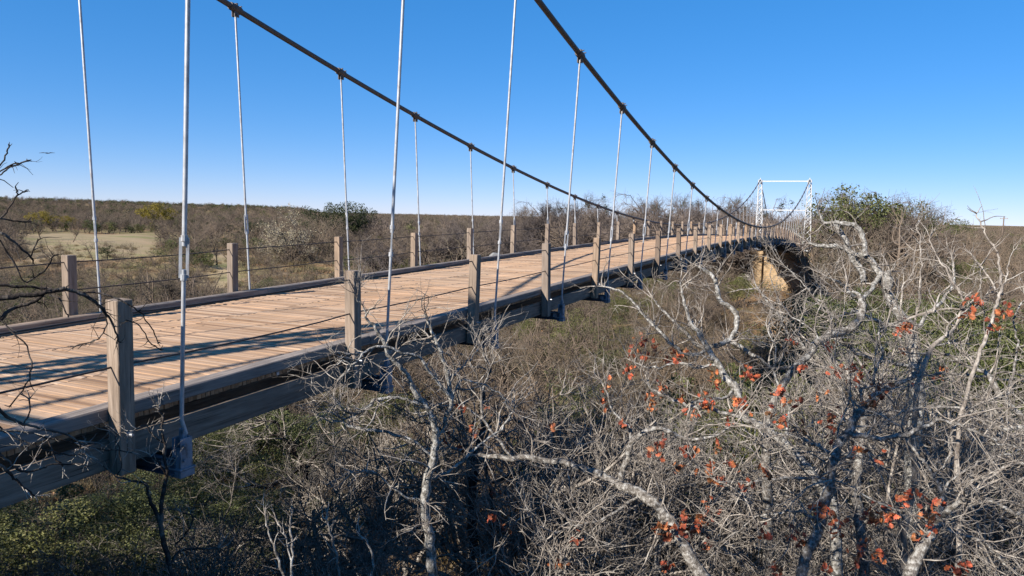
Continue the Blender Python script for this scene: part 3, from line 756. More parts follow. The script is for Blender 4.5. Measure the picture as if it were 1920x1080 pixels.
# undergrowth: low twig clumps, dry grass tufts and small leafy plants over the ground
def clump(seed):
    g = np.random.default_rng(seed); T = Branches(); C = Branches(); n = 16
    st = g.normal(0, .35, (n, 3))*[1, 1, 0]; D = np.stack([st[:, 0]+g.normal(0, .4, n), st[:, 1]+g.normal(0, .4, n), np.ones(n)], 1)
    P = walk(g, st, D, g.uniform(.6, 1.5, n), 5, .2, .0); R = np.tile(.011*(1-.6*np.linspace(0, 1, 5)), (n, 1)); T.add(P, R, 3)
    a, ar = sprout(g, P, R, 6, .1, 1, 50, .5, 4, 3, .007, .2, .02, C, .5); sprout(g, a, ar, 6, .1, 1, 50, .25, 3, 3, .005, .2, 0, C, .5)
    return joined('clump', T.mesh('t', BRUSH), C.mesh('c', BRUSHG if seed % 2 else BRUSH))
def tuft(seed, m):
    g = np.random.default_rng(seed); n = 130; b = g.normal(0, .28, (n, 3))*[1, 1, 0]; d = g.normal(0, .35, (n, 3)); d[:, 2] = 1; h = g.uniform(.25, .7, (n, 1))
    w = g.normal(0, 1, (n, 3))*[1, 1, 0]; w /= np.linalg.norm(w, axis=1, keepdims=True); w *= .014
    m1 = b+d*h*.55; tp = b+d*h*[1.3, 1.3, 1]
    V = np.stack([b-w, b+w, m1+w*.8, m1-w*.8, tp], 1).reshape(-1, 3); i = np.arange(n)[:, None]*5
    L = np.concatenate([i+0, i+1, i+2, i+3, i+3, i+2, i+4], 1).reshape(-1); return raw_mesh('tuft', V, L, np.tile([4, 3], n), [m], smooth=False)
def sprig(seed):
    g = np.random.default_rng(seed); L = g.normal(0, 1, (420, 3))*[.42, .42, .22]+[0, 0, .42]; L = L[L[:, 2] > .03]; V, l, s = leaf_quads(g, L, .075); return raw_mesh('sprig', V, l, s, [GREEN], smooth=False)
def litter(seed):
    g = np.random.default_rng(seed); L = g.uniform(-1, 1, (170, 3))*[1, 1, 0]+[0, 0, .10]; V, l, s = leaf_quads(g, L, .11, .02); return raw_mesh('litter', V, l, s, [LITTER], smooth=False)
GRASS = m_leaf('dry_grass', [(.35, (.20, .15, .08)), (.65, (.36, .29, .17))], .2, .8)
LITTER = m_leaf('fallen_leaves', [(.35, (.11, .07, .04)), (.65, (.30, .19, .11))], .1, .8)
up = []
for (r0, r1, sp_, sc_) in ((9, 32, .85, .75), (32, 75, 1.5, 1.15), (75, 190, 2.7, 1.9)):
    n = int(.70*(r1*r1-r0*r0)/(sp_*sp_)); r = np.sqrt(rng.uniform(r0*r0, r1*r1, n)); p = rng.uniform(-200, 2120, n); th = np.arctan((p-960)/FPX)-YAW
    x, y = r*np.sin(th), r*np.cos(th); cl = clearing(x, y)
    for a, b_, c_ in zip(x, y, cl):
        u_ = rng.random(); k = int(rng.integers(0, 4)) if u_ < .50 else 4+int(rng.integers(0, 2)) if u_ < .62 else 6+int(rng.integers(0, 2)) if u_ < .69 else 8+int(rng.integers(0, 2))
        if c_ > .3: 
            if rng.random() < .45: continue
            k = 4+int(rng.integers(0, 2)) if rng.random() < .75 else int(rng.integers(0, 4))
        up.append((a, b_, sc_*rng.uniform(.6, 1.3)*(.6 if c_ > .3 else 1), k))
level(GRASS, .68); level(LITTER, .95)
scatter('undergrowth', up, [clump(1), clump(2), clump(3), clump(4), tuft(5, GRASS), tuft(6, GRASS), sprig(7), sprig(8), litter(9), litter(10)], 'dry grass, fallen leaves and low twiggy undergrowth covering the ground', 'undergrowth')

# single trees that stand out
def spot(px, r):
    th = math.atan((px-960)/FPX)-YAW; return r*math.sin(th), r*math.cos(th)
for px, r, s, lb in ((292, 300, 1.9, 'yellow leaved tree rising from the brush below the ridge'), (75, 285, 1.25, 'low yellow bush at the back edge of the dry field'), (125, 290, 1.0, 'small yellow bush right of the larger one behind the dry field')):
    x, y = spot(px, r); place('yellow', 0 if px != 125 else 1, x, y, s, lb, 'tree' if px == 292 else 'bush', None, 'yellow_tree' if px == 292 else 'yellow_bush')
for px, r, s, lb in ((606, 180, 1.55, 'dark live oak on the skyline, leftmost of the row by the ridge end'), (638, 182, 1.75, 'dark live oak on the skyline, tallest of the row by the ridge end'), (672, 186, 1.6, 'dark live oak on the skyline, rightmost of the row by the ridge end'), (478, 190, .95, 'dark live oak just left of the pale spreading tree')):
    x, y = spot(px, r); place('oak', random.randrange(3), x, y, s, lb, 'tree', 'live oaks', 'live_oak')
# right hand hill of mixed trees beside the tower
for px, r, H_, k, lb in ((1585, 104, 12.2, 'green', 'tallest olive green tree crowning the wood right of the white tower'), (1612, 108, 11.0, 'green', 'olive green tree leaning on the tallest one right of the tower'), (1655, 112, 10.4, 'green', 'round olive green tree right of the two tallest by the tower'), (1692, 118, 10.3, 'green', 'feathery green tree at the right end of the high wood'), (1790, 230, 10.0, 'green', 'yellow green tree alone near the right horizon'), (1550, 103, 10.6, 'bare', 'bare tree at the left end of the high wood, next to the tower leg'), (1568, 110, 11.8, 'bare', 'bare tree rising between the tower leg and the tallest green tree'), (1630, 106, 11.2, 'bare', 'bare twiggy tree in the middle of the high wood'), (1672, 110, 9.8, 'bare', 'bare twiggy tree between the round and the feathery green trees'), (1720, 112, 8.8, 'bare', 'bare tree where the high wood steps down to the right'), (1722, 150, 8.9, 'bare', 'thin bare tree on the horizon left of the yellow green one')):
    x, y = spot(px, r); place({'green': 'green', 'bare': 'tall'}[k], random.randrange(3), x, y, H_/{'green': 3.6, 'bare': 6.0}[k], lb, 'tree', None, k+'_tree')
for px, r, H_, lb in ((262, 66, 6.0, 'grey thicket at the left side of the round brush mass behind the first hanger'), (292, 70, 7.4, 'tall grey thicket crowning the round brush mass behind the first hanger'), (322, 68, 7.8, 'dense grey thicket in the middle of the round brush mass behind the first hanger'), (352, 72, 7.4, 'dark sided thicket at the right end of the round brush mass'), (378, 70, 5.8, 'low thicket stepping down to the shaded gully')):
    x, y = spot(px, r); place('thick', random.randrange(5), x, y, H_/5.0, lb, 'thicket', None, 'bare_thicket')
# pale spreading tree with seed pods behind the rail
def pale_tree():
    x, y = spot(548, 128); z = float(ground(x, y)); g = np.random.default_rng(77); H = 9.5
    T = Branches(); C = Branches()
    P = walk(g, np.zeros((3, 3)), np.array([[.25, .1, 1], [-.5, .2, .8], [.1, -.4, .9]]), np.array([6.2, 6.2, 5.6]), 8, .18, .04); R = np.tile(.17*(1-.65*np.linspace(0, 1, 8)), (3, 1)); T.add(P, R, 7)
    a, ar = sprout(g, P, R, 2.6, .25, 1, 66, 5.2, 8, 5, .08, .2, .04, T, .3)
    b_, br = sprout(g, a, ar, 2.2, .2, 1, 50, 1.9, 6, 3, .034, .22, .03, C, .4)
    c, cr = sprout(g, b_, br, 4.6, .15, 1, 50, .9, 4, 3, .026, .25, .0, C, .5)
    L = c[:, -1]; L = np.repeat(L, 4, 0)+g.normal(0, .16, (len(L)*4, 3)); V, l, s = leaf_quads(g, L, .2)
    r = empty('spreading_tree', (x, y, z), 'broad pale tree with seed pods behind the far railing', 'tree'); link('trunk', T.mesh('trunk', DTWIG), r); link('crown', C.mesh('crown', TWIG), r); link('seed_pods', raw_mesh('seed_pods', V, l, s, [PALE], smooth=False), r)
pale_tree()
PRO['bare', 9] = bare_meshes(141, 6.0, rt=1.7, tm=DTWIG, cm=BRUSHG)
x, y = spot(404, 132); place('bare', 9, x, y, .95, 'small dark trunked tree standing in the sandy clearing', 'tree', None, 'bare_tree')
# mistletoe-topped taller trees behind the middle of the bridge
for px, r, H_, lb in ((1046, 130, 12.6, 'tallest bare tree behind the middle of the deck'), (1010, 134, 11.6, 'bare tree left of the tallest one behind the deck'), (1195, 138, 12.8, 'tall bare tree with dark clumps where the far cable nears the deck'), (1284, 132, 12.9, 'tall thin bare tree with dark clumps just left of the dipping near cable'), (1236, 136, 11.6, 'bare tree between the two tall ones with dark clumps'), (1395, 140, 13.0, 'bare tree just left of the far tower'), (1452, 150, 13.2, 'bare tree seen between the legs of the far tower')):
    x, y = spot(px, r); kk = random.randrange(3); o = place('tall', kk, x, y, H_/6, lb, 'tree', None, 'bare_tree')
    g = np.random.default_rng(int(px)); cv = PRO['tall', kk][1]; v = np.zeros(len(cv.vertices)*3, np.float32); cv.vertices.foreach_get('co', v); v = v.reshape(-1, 3); v = v[v[:, 2] > 4.3]
    cc = v[g.integers(0, len(v), 7)]
    for q in cc: V, l, s_ = leaf_quads(g, q+g.normal(0, .13, (70, 3)), .10); link('mistletoe', raw_mesh('mistletoe', V, l, s_, [DGREEN], smooth=False), o)
# live oaks on the bank left of the camera (outside the frame, they shade the hollow at the lower left)
for i, (x, y, s_) in enumerate(((-17, -.5, .75), (-20.5, 2.0, .8), (-15, -4.5, .7))): place('oak', i, x, y, s_, ('live oak on the bank left of the near tower, beside the railing end', 'live oak on the bank left of the near tower, farthest from the deck', 'live oak on the bank behind the near tower')[i], 'tree', None, 'live_oak')

# utility pole on the right horizon
x, y = spot(1874, 260); up_ = empty('utility_pole', (x, y, float(ground(x, y))), 'thin reddish utility pole on the right horizon', 'pole')
mb = MB(); mb.tube([(0, 0, -.3), (0, 0, 11.2)], [.22, .15], 8); mb.build('pole_shaft', W_POST, up_)
mb = MB(); mb.box((0, -.2, 10.5), (1.0, .06, .07)); [mb.tube([(q, -.2, 10.56), (q, -.2, 10.75)], .05, 6) for q in (-.9, 0, .9)]; mb.build('crossarm', W_POST, up_)

# boulders
def boulder(x, y, s, seed, label, mat=ROCK, grp='boulders below the bridge', name='boulder', z=None):
    g = np.random.default_rng(seed); import bmesh
    bm = bmesh.new(); bmesh.ops.create_icosphere(bm, subdivisions=4, radius=1.0)
    pl = g.normal(0, 1, (13, 3)); pl /= np.linalg.norm(pl, axis=1, keepdims=True); dd = g.uniform(.58, .92, 13)
    for v in bm.verts:
        c = np.array(v.co); 
        for q, d in zip(pl, dd):
            e = c@q-d
            if e > 0: c = c-q*e*.92
        c = c*(1+.03*math.sin(7*c[0]+seed)*math.sin(6*c[1])*math.cos(5*c[2])); v.co = c*np.array(s)
    me = bpy.data.meshes.new(name); bm.to_mesh(me); bm.free(); me.materials.append(mat)
    for p in me.polygons: p.use_smooth = True
    o = link(name, me); o.location = (x, y, (float(ground(x, y)) if z is None else z)+s[2]*.25); o.rotation_euler = (g.uniform(-.2, .2), g.uniform(-.2, .2), g.uniform(0, 6)); tag(o, label, 'boulder', grp)
def gpt(px, py, zlo=-14):
    d = at(px, py, 1.0); t = 2.0
    while t < 400:
        q = d*t
        if q[2] < float(ground(q[0], q[1])): return q
        t *= 1.004
    return d*t
for i, (px, py, s, lb) in enumerate(((735, 965, (.95, .8, .5), 'sunlit tan boulder behind the lichened trunks'), (665, 1050, (.9, .8, .6), 'grey brown boulder at the bottom left of the rock heap'), (770, 1010, (.8, .7, .45), 'brown boulder in the middle of the rock heap'), (740, 1060, (.7, .6, .4), 'lowest brown boulder at the picture bottom'), (690, 1000, (.6, .5, .4), 'small dark boulder in the shade of the rock heap'), (935, 1015, (.6, .5, .35), 'small tan boulder right of the rock heap'), (940, 860, (.7, .6, .3), 'flat tan rock above the leaning limb'))):
    q = gpt(px, py); boulder(q[0], q[1], s, 40+i, lb)
PALER = m_rock(); PALER.name = 'pale_rock'
for nn in PALER.node_tree.nodes:
    if nn.type == 'VALTORGB':
        for e, c in zip(nn.color_ramp.elements, ((.3, .3, .3), (.5, .5, .49), (.68, .67, .65))): e.color = (*c, 1)
level(PALER, .38)
for i, (px, r, s) in enumerate(((925, 92, (.9, .6, .5)), (945, 96, (.7, .6, .4)), (968, 93, (.7, .6, .6)), (985, 95, (.5, .5, .4)))):
    x, y = spot(px, r); z = -r*(483-406)/FPX
    boulder(x, y, s, 60+i, ('flat pale rock, leftmost', 'small pale rock, second from the left', 'roundest white rock, third from the left', 'small pale rock, rightmost')[i]+' of the four behind the railing', PALER, 'pale rocks behind the railing', 'pale_rock', z=max(z, float(ground(x, y))))

# soaring bird
bx = at(88, 287, 160); mb = MB(); rgt = R2*1.0
def wing(sg): return [bx, bx+rgt*sg*.8+[0, 0, .16], bx+rgt*sg*1.75+[0, 0, .05], bx+rgt*sg*.9+[0, .35, .08]]
for sg in (-1, 1): w = wing(sg); up3 = np.array([0, 0, .05]); mb.add(np.array(w+[q-up3 for q in w]), [(0, 1, 2, 3), (7, 6, 5, 4), (0, 4, 5, 1), (1, 5, 6, 2), (2, 6, 7, 3), (3, 7, 4, 0)])
mb.tube([bx-np.array([0, .5, 0]), bx, bx+np.array([0, .6, 0])], [.05, .13, .04], 6)
o = mb.build('bird', DTWIG); tag(o, 'tiny dark bird gliding in the sky at the far left', 'bird')

# ------------------------------------------------------------------ foreground trees
def oak_leaf(g, C, size):
    """lobed, slightly cupped leaf at every centre"""
    prof = np.array([(0, -.55), (.10, -.30), (.30, -.22), (.20, -.05), (.42, .12), (.24, .20), (.30, .42), (.0, .55), (-.30, .42), (-.24, .20), (-.42, .12), (-.20, -.05), (-.30, -.22), (-.10, -.30)])
    n = len(C); k = len(prof)
    u = g.normal(0, 1, (n, 3)); u[:, 2] -= .6; u /= np.linalg.norm(u, axis=1, keepdims=True); v = g.normal(0, 1, (n, 3)); v -= (v*u).sum(1, keepdims=True)*u; v /= np.linalg.norm(v, axis=1, keepdims=True); w = np.cross(u, v)
    s = (size*g.uniform(.65, 1.2, n))[:, None, None]; cup = g.normal(.25, .25, n)[:, None, None]; bend = g.normal(0, .25, n)[:, None, None]
    V = C[:, None]+s*(prof[None, :, :1]*v[:, None]+prof[None, :, 1:]*u[:, None]+(cup*abs(prof[None, :, :1])+bend*prof[None, :, 1:]**2)*w[:, None])
    mid = C[:, None]+0*s*v[:, None]
    VV = np.concatenate([V, mid], 1).reshape(-1, 3); i = np.arange(n)[:, None, None]*(k+1); j = np.arange(k)[None, :, None]
    L = np.concatenate([i+j, i+(j+1) % k, i+k+0*j], 2).reshape(-1); return raw_mesh('leaves', VV, L, np.full(len(L)//3, 3), [RED], smooth=False)

def traced(name, label, limbs, seed, dens=(3.2, 6, 8), ln=(1.0, .42, .18), rr=(.0115, .0052, .0032), lm=LICHEN, tm=TWIG, leaves=(), up=.03, fan=1.0, WK=.68, jit=.034, trunkto=None, lsize=.080, group=None):
    """a tree whose main limbs are laid by hand (x, y, apparent width, distance) and whose twigs grow from them"""
    g = np.random.default_rng(seed); T = Branches(); C = Branches(); ps = []
    allP = []
    for lb in limbs:
        pts = [at(a, b_, d) for a, b_, w, d in lb]; rs = [max(w*WK/2/FPX*d, .004) for a, b_, w, d in lb]
        seg = float(np.mean([np.linalg.norm(np.array(p)-q) for p, q in zip(pts[:-1], pts[1:])]))
        P, R = spline(pts, rs, 4, jit*seg, g); R = R*(1+g.normal(0, .06, len(R))); T.add(P[None], R[None], 7 if max(rs) > .03 else 5); ps.append((P, R)); allP.append(P)
    if trunkto is not None:
        P0 = ps[0][0][0]; bx_, by_ = trunkto; bz = float(ground(bx_, by_))-.2; q = np.array([bx_, by_, bz]); r0 = ps[0][1][0]
        mid = P0*.5+q*.5+g.normal(0, .12, 3)*[1, 1, 0]; P, R = spline([q, mid, P0], [r0*1.7, r0*1.25, r0], 5, .03, g); T.add(P[None], R[None], 8)
    L1P = []; L1R = []
    for P, R in ps:
        a, ar = sprout(g, P[None], R[None], dens[0], .05, 1, 58, ln[0], 9, 4, rr[0], .19, up, C, .22); sprout(g, P[None], R[None], 9, .05, 1, 70, .10, 3, 3, rr[1]*1.2, .3, 0, C, .5)
        # every limb also ends in a twig fan
        e = np.repeat(P[-1][None], 3, 0); d = (P[-1]-P[-2])/np.linalg.norm(P[-1]-P[-2])+g.normal(0, .45, (3, 3)); b_ = walk(g, e, d, fan*ln[0]*g.uniform(.4, .9, 3), 9, .2, up); br = min(R[-1], rr[0])*(1-.65*np.linspace(0, 1, 9))[None]*np.ones((3, 1)); C.add(b_, br, 4)
        L1P += [a, b_]; L1R += [ar, br]
    P1 = np.concatenate(L1P); R1 = np.concatenate(L1R)
    a, ar = sprout(g, P1, R1, dens[1]*1.35, .08, 1, 52, ln[1], 5, 3, rr[1], .22, up*.6, C, .35)
    b_, br = sprout(g, a, ar, dens[2]*1.25, .1, 1, 50, ln[2], 4, 3, rr[2], .22, 0, C, .5)
    # root spot for the empty
    base = np.array([trunkto[0], trunkto[1], float(ground(*trunkto))]) if trunkto is not None else ps[0][0][0]
    r = empty(name, tuple(base), label, 'tree', group)
    inv = Matrix.Translation(-Vector(base))
    if len(leaves):
        anchors = np.concatenate([P1.reshape(-1, 3), a.reshape(-1, 3)]+allP); cen = []
        for px, py, k in leaves:
            A = anchors; rel = A@_F; sx = 960+FPX*(A@R2)/rel; sy = 540-FPX*(A@U2)/rel; dd = (sx-px)**2+(sy-py)**2; j = int(np.argmin(dd+rel*4)); c = at(px, py, float(rel[j])-.14)
            tw = walk(g, A[j][None], (c-A[j])[None]+1e-4, np.array([np.linalg.norm(c-A[j])+.03]), 5, .05, 0); tw[:, -1] = c; C.add(tw, np.full((1, 5), .0032), 3)
            cen.append(c+g.normal(0, .045, (int(k*1.7)+2, 3)))
        me = oak_leaf(g, np.concatenate(cen), lsize); o = link('leaves', me, r); o.matrix_parent_inverse = inv
    o = link('trunk', T.mesh('trunk', lm), r); o.matrix_parent_inverse = inv
    o = link('crown', C.mesh('crown', tm), r); o.matrix_parent_inverse = inv
    return r
def D(pts, d0, d1):
    n = len(pts); return [(a, b, w, d0+(d1-d0)*i/(n-1)) for i, (a, b, w) in enumerate(pts)]
def c8(lst): return [(1200+a/2.076, 560+b/2.076, k) for a, b, k in lst]
def c7(lst): return [(640+a/2.077, 560+b/2.077, k) for a, b, k in lst]
def under(px, py, d, drop=0):
    q = at(px, py, d); return (q[0], q[1])

# A: leaning oak, its limb running from the lower right up to the left
traced('oak_tree', 'leaning grey oak whose long limb runs low across the centre foreground, with orange leaves', [
    D([(1335, 1110, 40), (1281, 1024, 34), (1256, 976, 34), (1227, 944, 32), (1203, 926, 30), (1167, 911, 26), (1126, 890, 22), (1078, 874, 19), (1034, 862, 16), (960, 858, 15), (900, 853, 11), (845, 838, 8)], 8.2, 9.8),
    D([(1164, 900, 18), (1176, 858, 17), (1185, 831, 17), (1206, 810, 15), (1235, 803, 13), (1271, 816, 11), (1295, 824, 9), (1333, 819, 7), (1370, 800, 5)], 8.9, 8.4),
    D([(1185, 831, 10), (1178, 800, 8), (1150, 770, 6), (1135, 730, 5)], 8.9, 9.3),
    D([(960, 858, 9), (930, 820, 8), (905, 785, 10), (902, 740, 7), (915, 700, 5), (905, 655, 4)], 9.5, 9.7),
    D([(1078, 874, 8), (1040, 905, 7), (1015, 950, 6), (960, 985, 5), (930, 1040, 4)], 9.2, 8.9),
    D([(1203, 926, 8), (1150, 960, 8), (1090, 985, 6), (1040, 1000, 5)], 8.8, 8.4),
    D([(902, 785, 8), (860, 760, 6), (820, 765, 5), (790, 745, 4)], 9.6, 9.9)],
    1, dens=(4.2, 6.5, 7), ln=(1.05, .42, .18), trunkto=under(1400, 1080, 8.0),
    leaves=c7([(1100, 490, 2), (815, 505, 2), (565, 430, 2), (520, 515, 3), (420, 540, 2), (465, 585, 3), (580, 740, 3), (605, 850, 2), (640, 890, 4), (905, 940, 2), (840, 1030, 3), (345, 655, 2), (460, 415, 2)])+c8([(80, 565, 3), (60, 580, 3), (175, 585, 3), (155, 650, 5), (190, 600, 2), (305, 580, 4), (360, 640, 5), (285, 695, 5), (315, 710, 5), (275, 665, 3), (485, 670, 3), (410, 725, 4), (265, 810, 4), (290, 835, 3), (165, 855, 5), (225, 860, 6), (235, 880, 4), (90, 910, 6), (70, 890, 4), (190, 920, 5), (120, 915, 5), (270, 960, 4), (100, 1030, 3), (145, 900, 5)]))

# B: oak in the right centre
traced('oak_tree', 'forked grey oak in the right foreground, its smooth trunk curving up past the black hollow', [
    D([(1508, 1110, 30), (1510, 1050, 29), (1541, 979, 27), (1556, 902, 25), (1567, 855, 25), (1591, 810, 24), (1604, 785, 22), (1618, 767, 18), (1640, 740, 14), (1670, 725, 12), (1712, 706, 10), (1760, 702, 8), (1820, 703, 7), (1890, 712, 6), (1950, 716, 5)], 8.0, 9.6),
    D([(1567, 855, 14), (1530, 835, 11), (1500, 820, 9), (1462, 815, 7), (1420, 822, 5)], 8.3, 8.9),
    D([(1591, 810, 15), (1640, 822, 14), (1700, 815, 13), (1760, 790, 9), (1810, 800, 8), (1870, 830, 6), (1940, 850, 5)], 8.4, 8.0),
    D([(1618, 767, 10), (1612, 730, 9), (1580, 700, 8), (1560, 670, 7), (1540, 640, 6), (1510, 610, 5), (1480, 590, 4)], 8.8, 9.8),
    D([(1640, 740, 9), (1640, 700, 8), (1655, 660, 7), (1650, 620, 6), (1690, 600, 5)], 9.1, 9.6),
    D([(1556, 902, 9), (1500, 895, 8), (1440, 898, 7), (1390, 905, 6), (1340, 900, 4)], 8.3, 7.9),
    D([(1541, 979, 9), (1490, 960, 8), (1440, 965, 7), (1395, 985, 5), (1350, 1020, 4)], 8.1, 8.6),
    D([(1712, 706, 7), (1740, 660, 6), (1775, 640, 6), (1800, 600, 5)], 9.3, 9.7)],
    2, dens=(4.6, 6.5, 7), ln=(1.1, .45, .2), trunkto=under(1500, 1080, 7.8),
    leaves=c8([(635, 270, 3), (770, 280, 6), (775, 265, 3), (740, 190, 3), (840, 270, 4), (870, 275, 3), (835, 325, 4), (700, 370, 3), (550, 370, 6), (580, 400, 3), (545, 470, 5), (515, 410, 2), (935, 340, 4), (920, 375, 4), (900, 410, 5), (750, 460, 5), (740, 510, 4), (735, 480, 3), (840, 600, 4), (635, 505, 2), (690, 800, 4), (710, 840, 5), (730, 830, 4), (770, 880, 5), (760, 905, 4), (605, 920, 5), (640, 950, 4), (890, 850, 5), (930, 830, 4), (970, 850, 6), (950, 870, 4), (940, 600, 2), (590, 150, 2), (430, 295, 4), (415, 290, 3), (480, 910, 3), (720, 1050, 3), (535, 1060, 4), (850, 985, 5), (930, 1000, 4), (880, 970, 4), (840, 1020, 4)]))

# C: big lichened oak standing upright at the right centre, its pale limbs against the sky by the tower
traced('oak_tree', 'tall lichen whitened oak whose pale dead limbs reach up right of the far tower', [
    D([(1722, 760, 40), (1716, 690, 38), (1706, 622, 34), (1698, 602, 30), (1688, 590, 26), (1675, 570, 23), (1661, 541, 22), (1653, 517, 21), (1639, 496, 19), (1623, 481, 18), (1599, 475, 17), (1576, 463, 14), (1540, 460, 11), (1515, 456, 7)], 11.4, 12.4),
    D([(1619, 530, 12), (1619, 524, 15), (1615, 506, 17), (1599, 485, 17), (1590, 467, 15), (1586, 453, 15), (1573, 431, 11), (1566, 421, 8)], 11.8, 12.6),
    D([(1623, 481, 13), (1622, 469, 14), (1619, 445, 14), (1605, 424, 13), (1588, 420, 13), (1570, 417, 11), (1556, 418, 10), (1544, 417, 8), (1536, 400, 5)], 12.0, 12.3),
    D([(1653, 517, 14), (1640, 530, 13), (1630, 548, 12), (1610, 560, 11), (1590, 545, 9), (1572, 530, 8), (1550, 520, 6)], 11.9, 11.2),
    D([(1698, 602, 14), (1670, 610, 12), (1640, 600, 11), (1610, 585, 9), (1585, 588, 8), (1555, 600, 6)], 11.5, 11.0),
    D([(1706, 622, 14), (1740, 590, 10), (1770, 560, 8), (1790, 520, 7), (1785, 480, 5)], 11.5, 11.9),
    D([(1663, 545, 20), (1668, 530, 22), (1664, 515, 19), (1668, 508, 10)], 11.7, 11.7),
    D([(1716, 690, 13), (1670, 680, 11), (1625, 670, 9), (1590, 650, 7)], 11.3, 10.8)],
    3, fan=.45, lm=WLICH, dens=(4.2, 6, 6), ln=(.95, .42, .2), rr=(.0135, .006, .004), trunkto=under(1735, 860, 11.6),
    leaves=c8([(1030, 115, 7), (1045, 105, 5), (1020, 130, 4), (1030, 205, 5), (1040, 315, 2), (1285, 65, 4)]))

# D: the curled limb and the big dark trunk behind it
traced('oak_tree', 'dark trunked oak with a thick curled limb hooking upward in front of the pier shadow', [
    D([(1440, 800, 24), (1455, 740, 22), (1490, 690, 20), (1520, 661, 21), (1530, 643, 23), (1551, 630, 21), (1582, 621, 22), (1606, 607, 23), (1616, 589, 21), (1616, 570, 18), (1612, 556, 13), (1598, 548, 8), (1580, 546, 5)], 10.2, 10.8),
    D([(1520, 661, 12), (1495, 640, 9), (1470, 615, 8), (1460, 590, 7), (1435, 560, 6), (1420, 540, 4)], 10.4, 10.9),
    D([(1551, 628, 9), (1560, 600, 7), (1548, 575, 6), (1520, 550, 5), (1495, 520, 4), (1470, 498, 3)], 10.6, 11.0),
    D([(1490, 690, 10), (1450, 690, 9), (1420, 670, 9), (1396, 654, 12), (1370, 640, 12), (1349, 646, 12), (1320, 652, 12), (1297, 638, 10), (1266, 604, 8), (1240, 578, 6), (1225, 560, 4)], 10.4, 11.0)],
    4, dens=(5, 7, 7), ln=(.9, .4, .18), rr=(.012, .0055, .0036), trunkto=under(1430, 900, 10.4),
    leaves=c8([(145, 205, 6), (150, 220, 4), (100, 245, 3), (60, 185, 3), (10, 165, 4), (20, 225, 3)]))

# E: lichen white oak at x 1240..1510
traced('oak_tree', 'white lichened oak leaning left, its forked top pointing at the underside of the bridge', [
    D([(1560, 940, 30), (1513, 878, 28), (1470, 830, 24), (1430, 800, 22), (1397, 782, 20), (1385, 750, 20), (1380, 726, 21), (1362, 708, 20), (1346, 680, 18), (1328, 656, 16), (1310, 625, 13), (1292, 600, 10), (1280, 560, 8), (1276, 530, 5)], 9.4, 10.4),
    D([(1349, 646, 14), (1370, 636, 15), (1381, 612, 14), (1381, 591, 14), (1372, 578, 14), (1349, 563, 13), (1344, 534, 12), (1333, 514, 10), (1318, 505, 8), (1306, 498, 6)], 10.2, 10.8),
    D([(1328, 656, 10), (1300, 665, 11), (1270, 655, 10), (1240, 625, 9), (1215, 600, 8), (1190, 570, 7), (1160, 545, 6), (1130, 537, 5)], 10.2, 11.2),
    D([(1346, 680, 9), (1310, 690, 8), (1270, 680, 8), (1225, 690, 6), (1190, 680, 4)], 10.0, 10.6),
    D([(1397, 782, 10), (1340, 770, 11), (1300, 762, 11), (1250, 745, 9), (1215, 720, 6)], 9.7, 9.9),
    D([(1380, 726, 9), (1360, 745, 8), (1330, 748, 9), (1295, 755, 7)], 9.9, 9.6),
    D([(1470, 830, 10), (1480, 790, 9), (1470, 745, 8), (1450, 700, 7), (1455, 660, 5), (1440, 620, 4)], 9.6, 10.0)],
    5, fan=.7, lm=WLICH, dens=(4.6, 6.5, 7), ln=(.85, .38, .17), rr=(.012, .0055, .0036), trunkto=under(1600, 1000, 9.3),
    leaves=c8([(295, 305, 4), (300, 330, 4), (290, 290, 2), (70, 360, 4), (85, 350, 3), (45, 415, 2), (45, 380, 3), (260, 415, 5), (250, 405, 4), (205, 440, 3), (390, 405, 6), (400, 400, 4), (375, 405, 3), (415, 435, 2), (350, 485, 2), (160, 380, 2), (255, 380, 2)])+c7([(1130, 215, 3), (1165, 170, 3), (1180, 225, 2), (1225, 190, 2), (1125, 270, 3), (1120, 295, 4), (1020, 350, 3), (1030, 345, 2), (1025, 400, 3), (1210, 415, 2), (1310, 210, 5)]))

# F: slim grey saplings on the right against the sky
traced('slender_tree', 'slender pale tree curving up at the right edge, thin tip above the horizon', [
    D([(1800, 780, 12), (1834, 669, 11), (1850, 633, 11), (1861, 598, 10), (1867, 572, 10), (1876, 547, 9), (1877, 525, 8), (1875, 500, 7), (1868, 470, 6), (1857, 449, 5), (1841, 423, 4), (1831, 400, 3)], 8.6, 9.4),
    D([(1878, 553, 5), (1901, 545, 4), (1925, 535, 3), (1955, 530, 3)], 9.0, 8.7),
    D([(1868, 545, 6), (1863, 533, 5), (1844, 506, 5), (1832, 490, 4), (1822, 478, 3)], 9.0, 9.5),
    D([(1875, 540, 4), (1888, 520, 4), (1890, 495, 3), (1900, 470, 2)], 9.0, 9.2)],
    6, fan=.35, dens=(2.2, 3, 3), ln=(.7, .3, .14), rr=(.008, .004, .0026), lm=TWIG, trunkto=under(1790, 900, 8.6), up=.08,
    leaves=[(1866, 608, 2), (1890, 585, 3), (1872, 583, 2), (1860, 614, 2), (1822, 566, 2)])
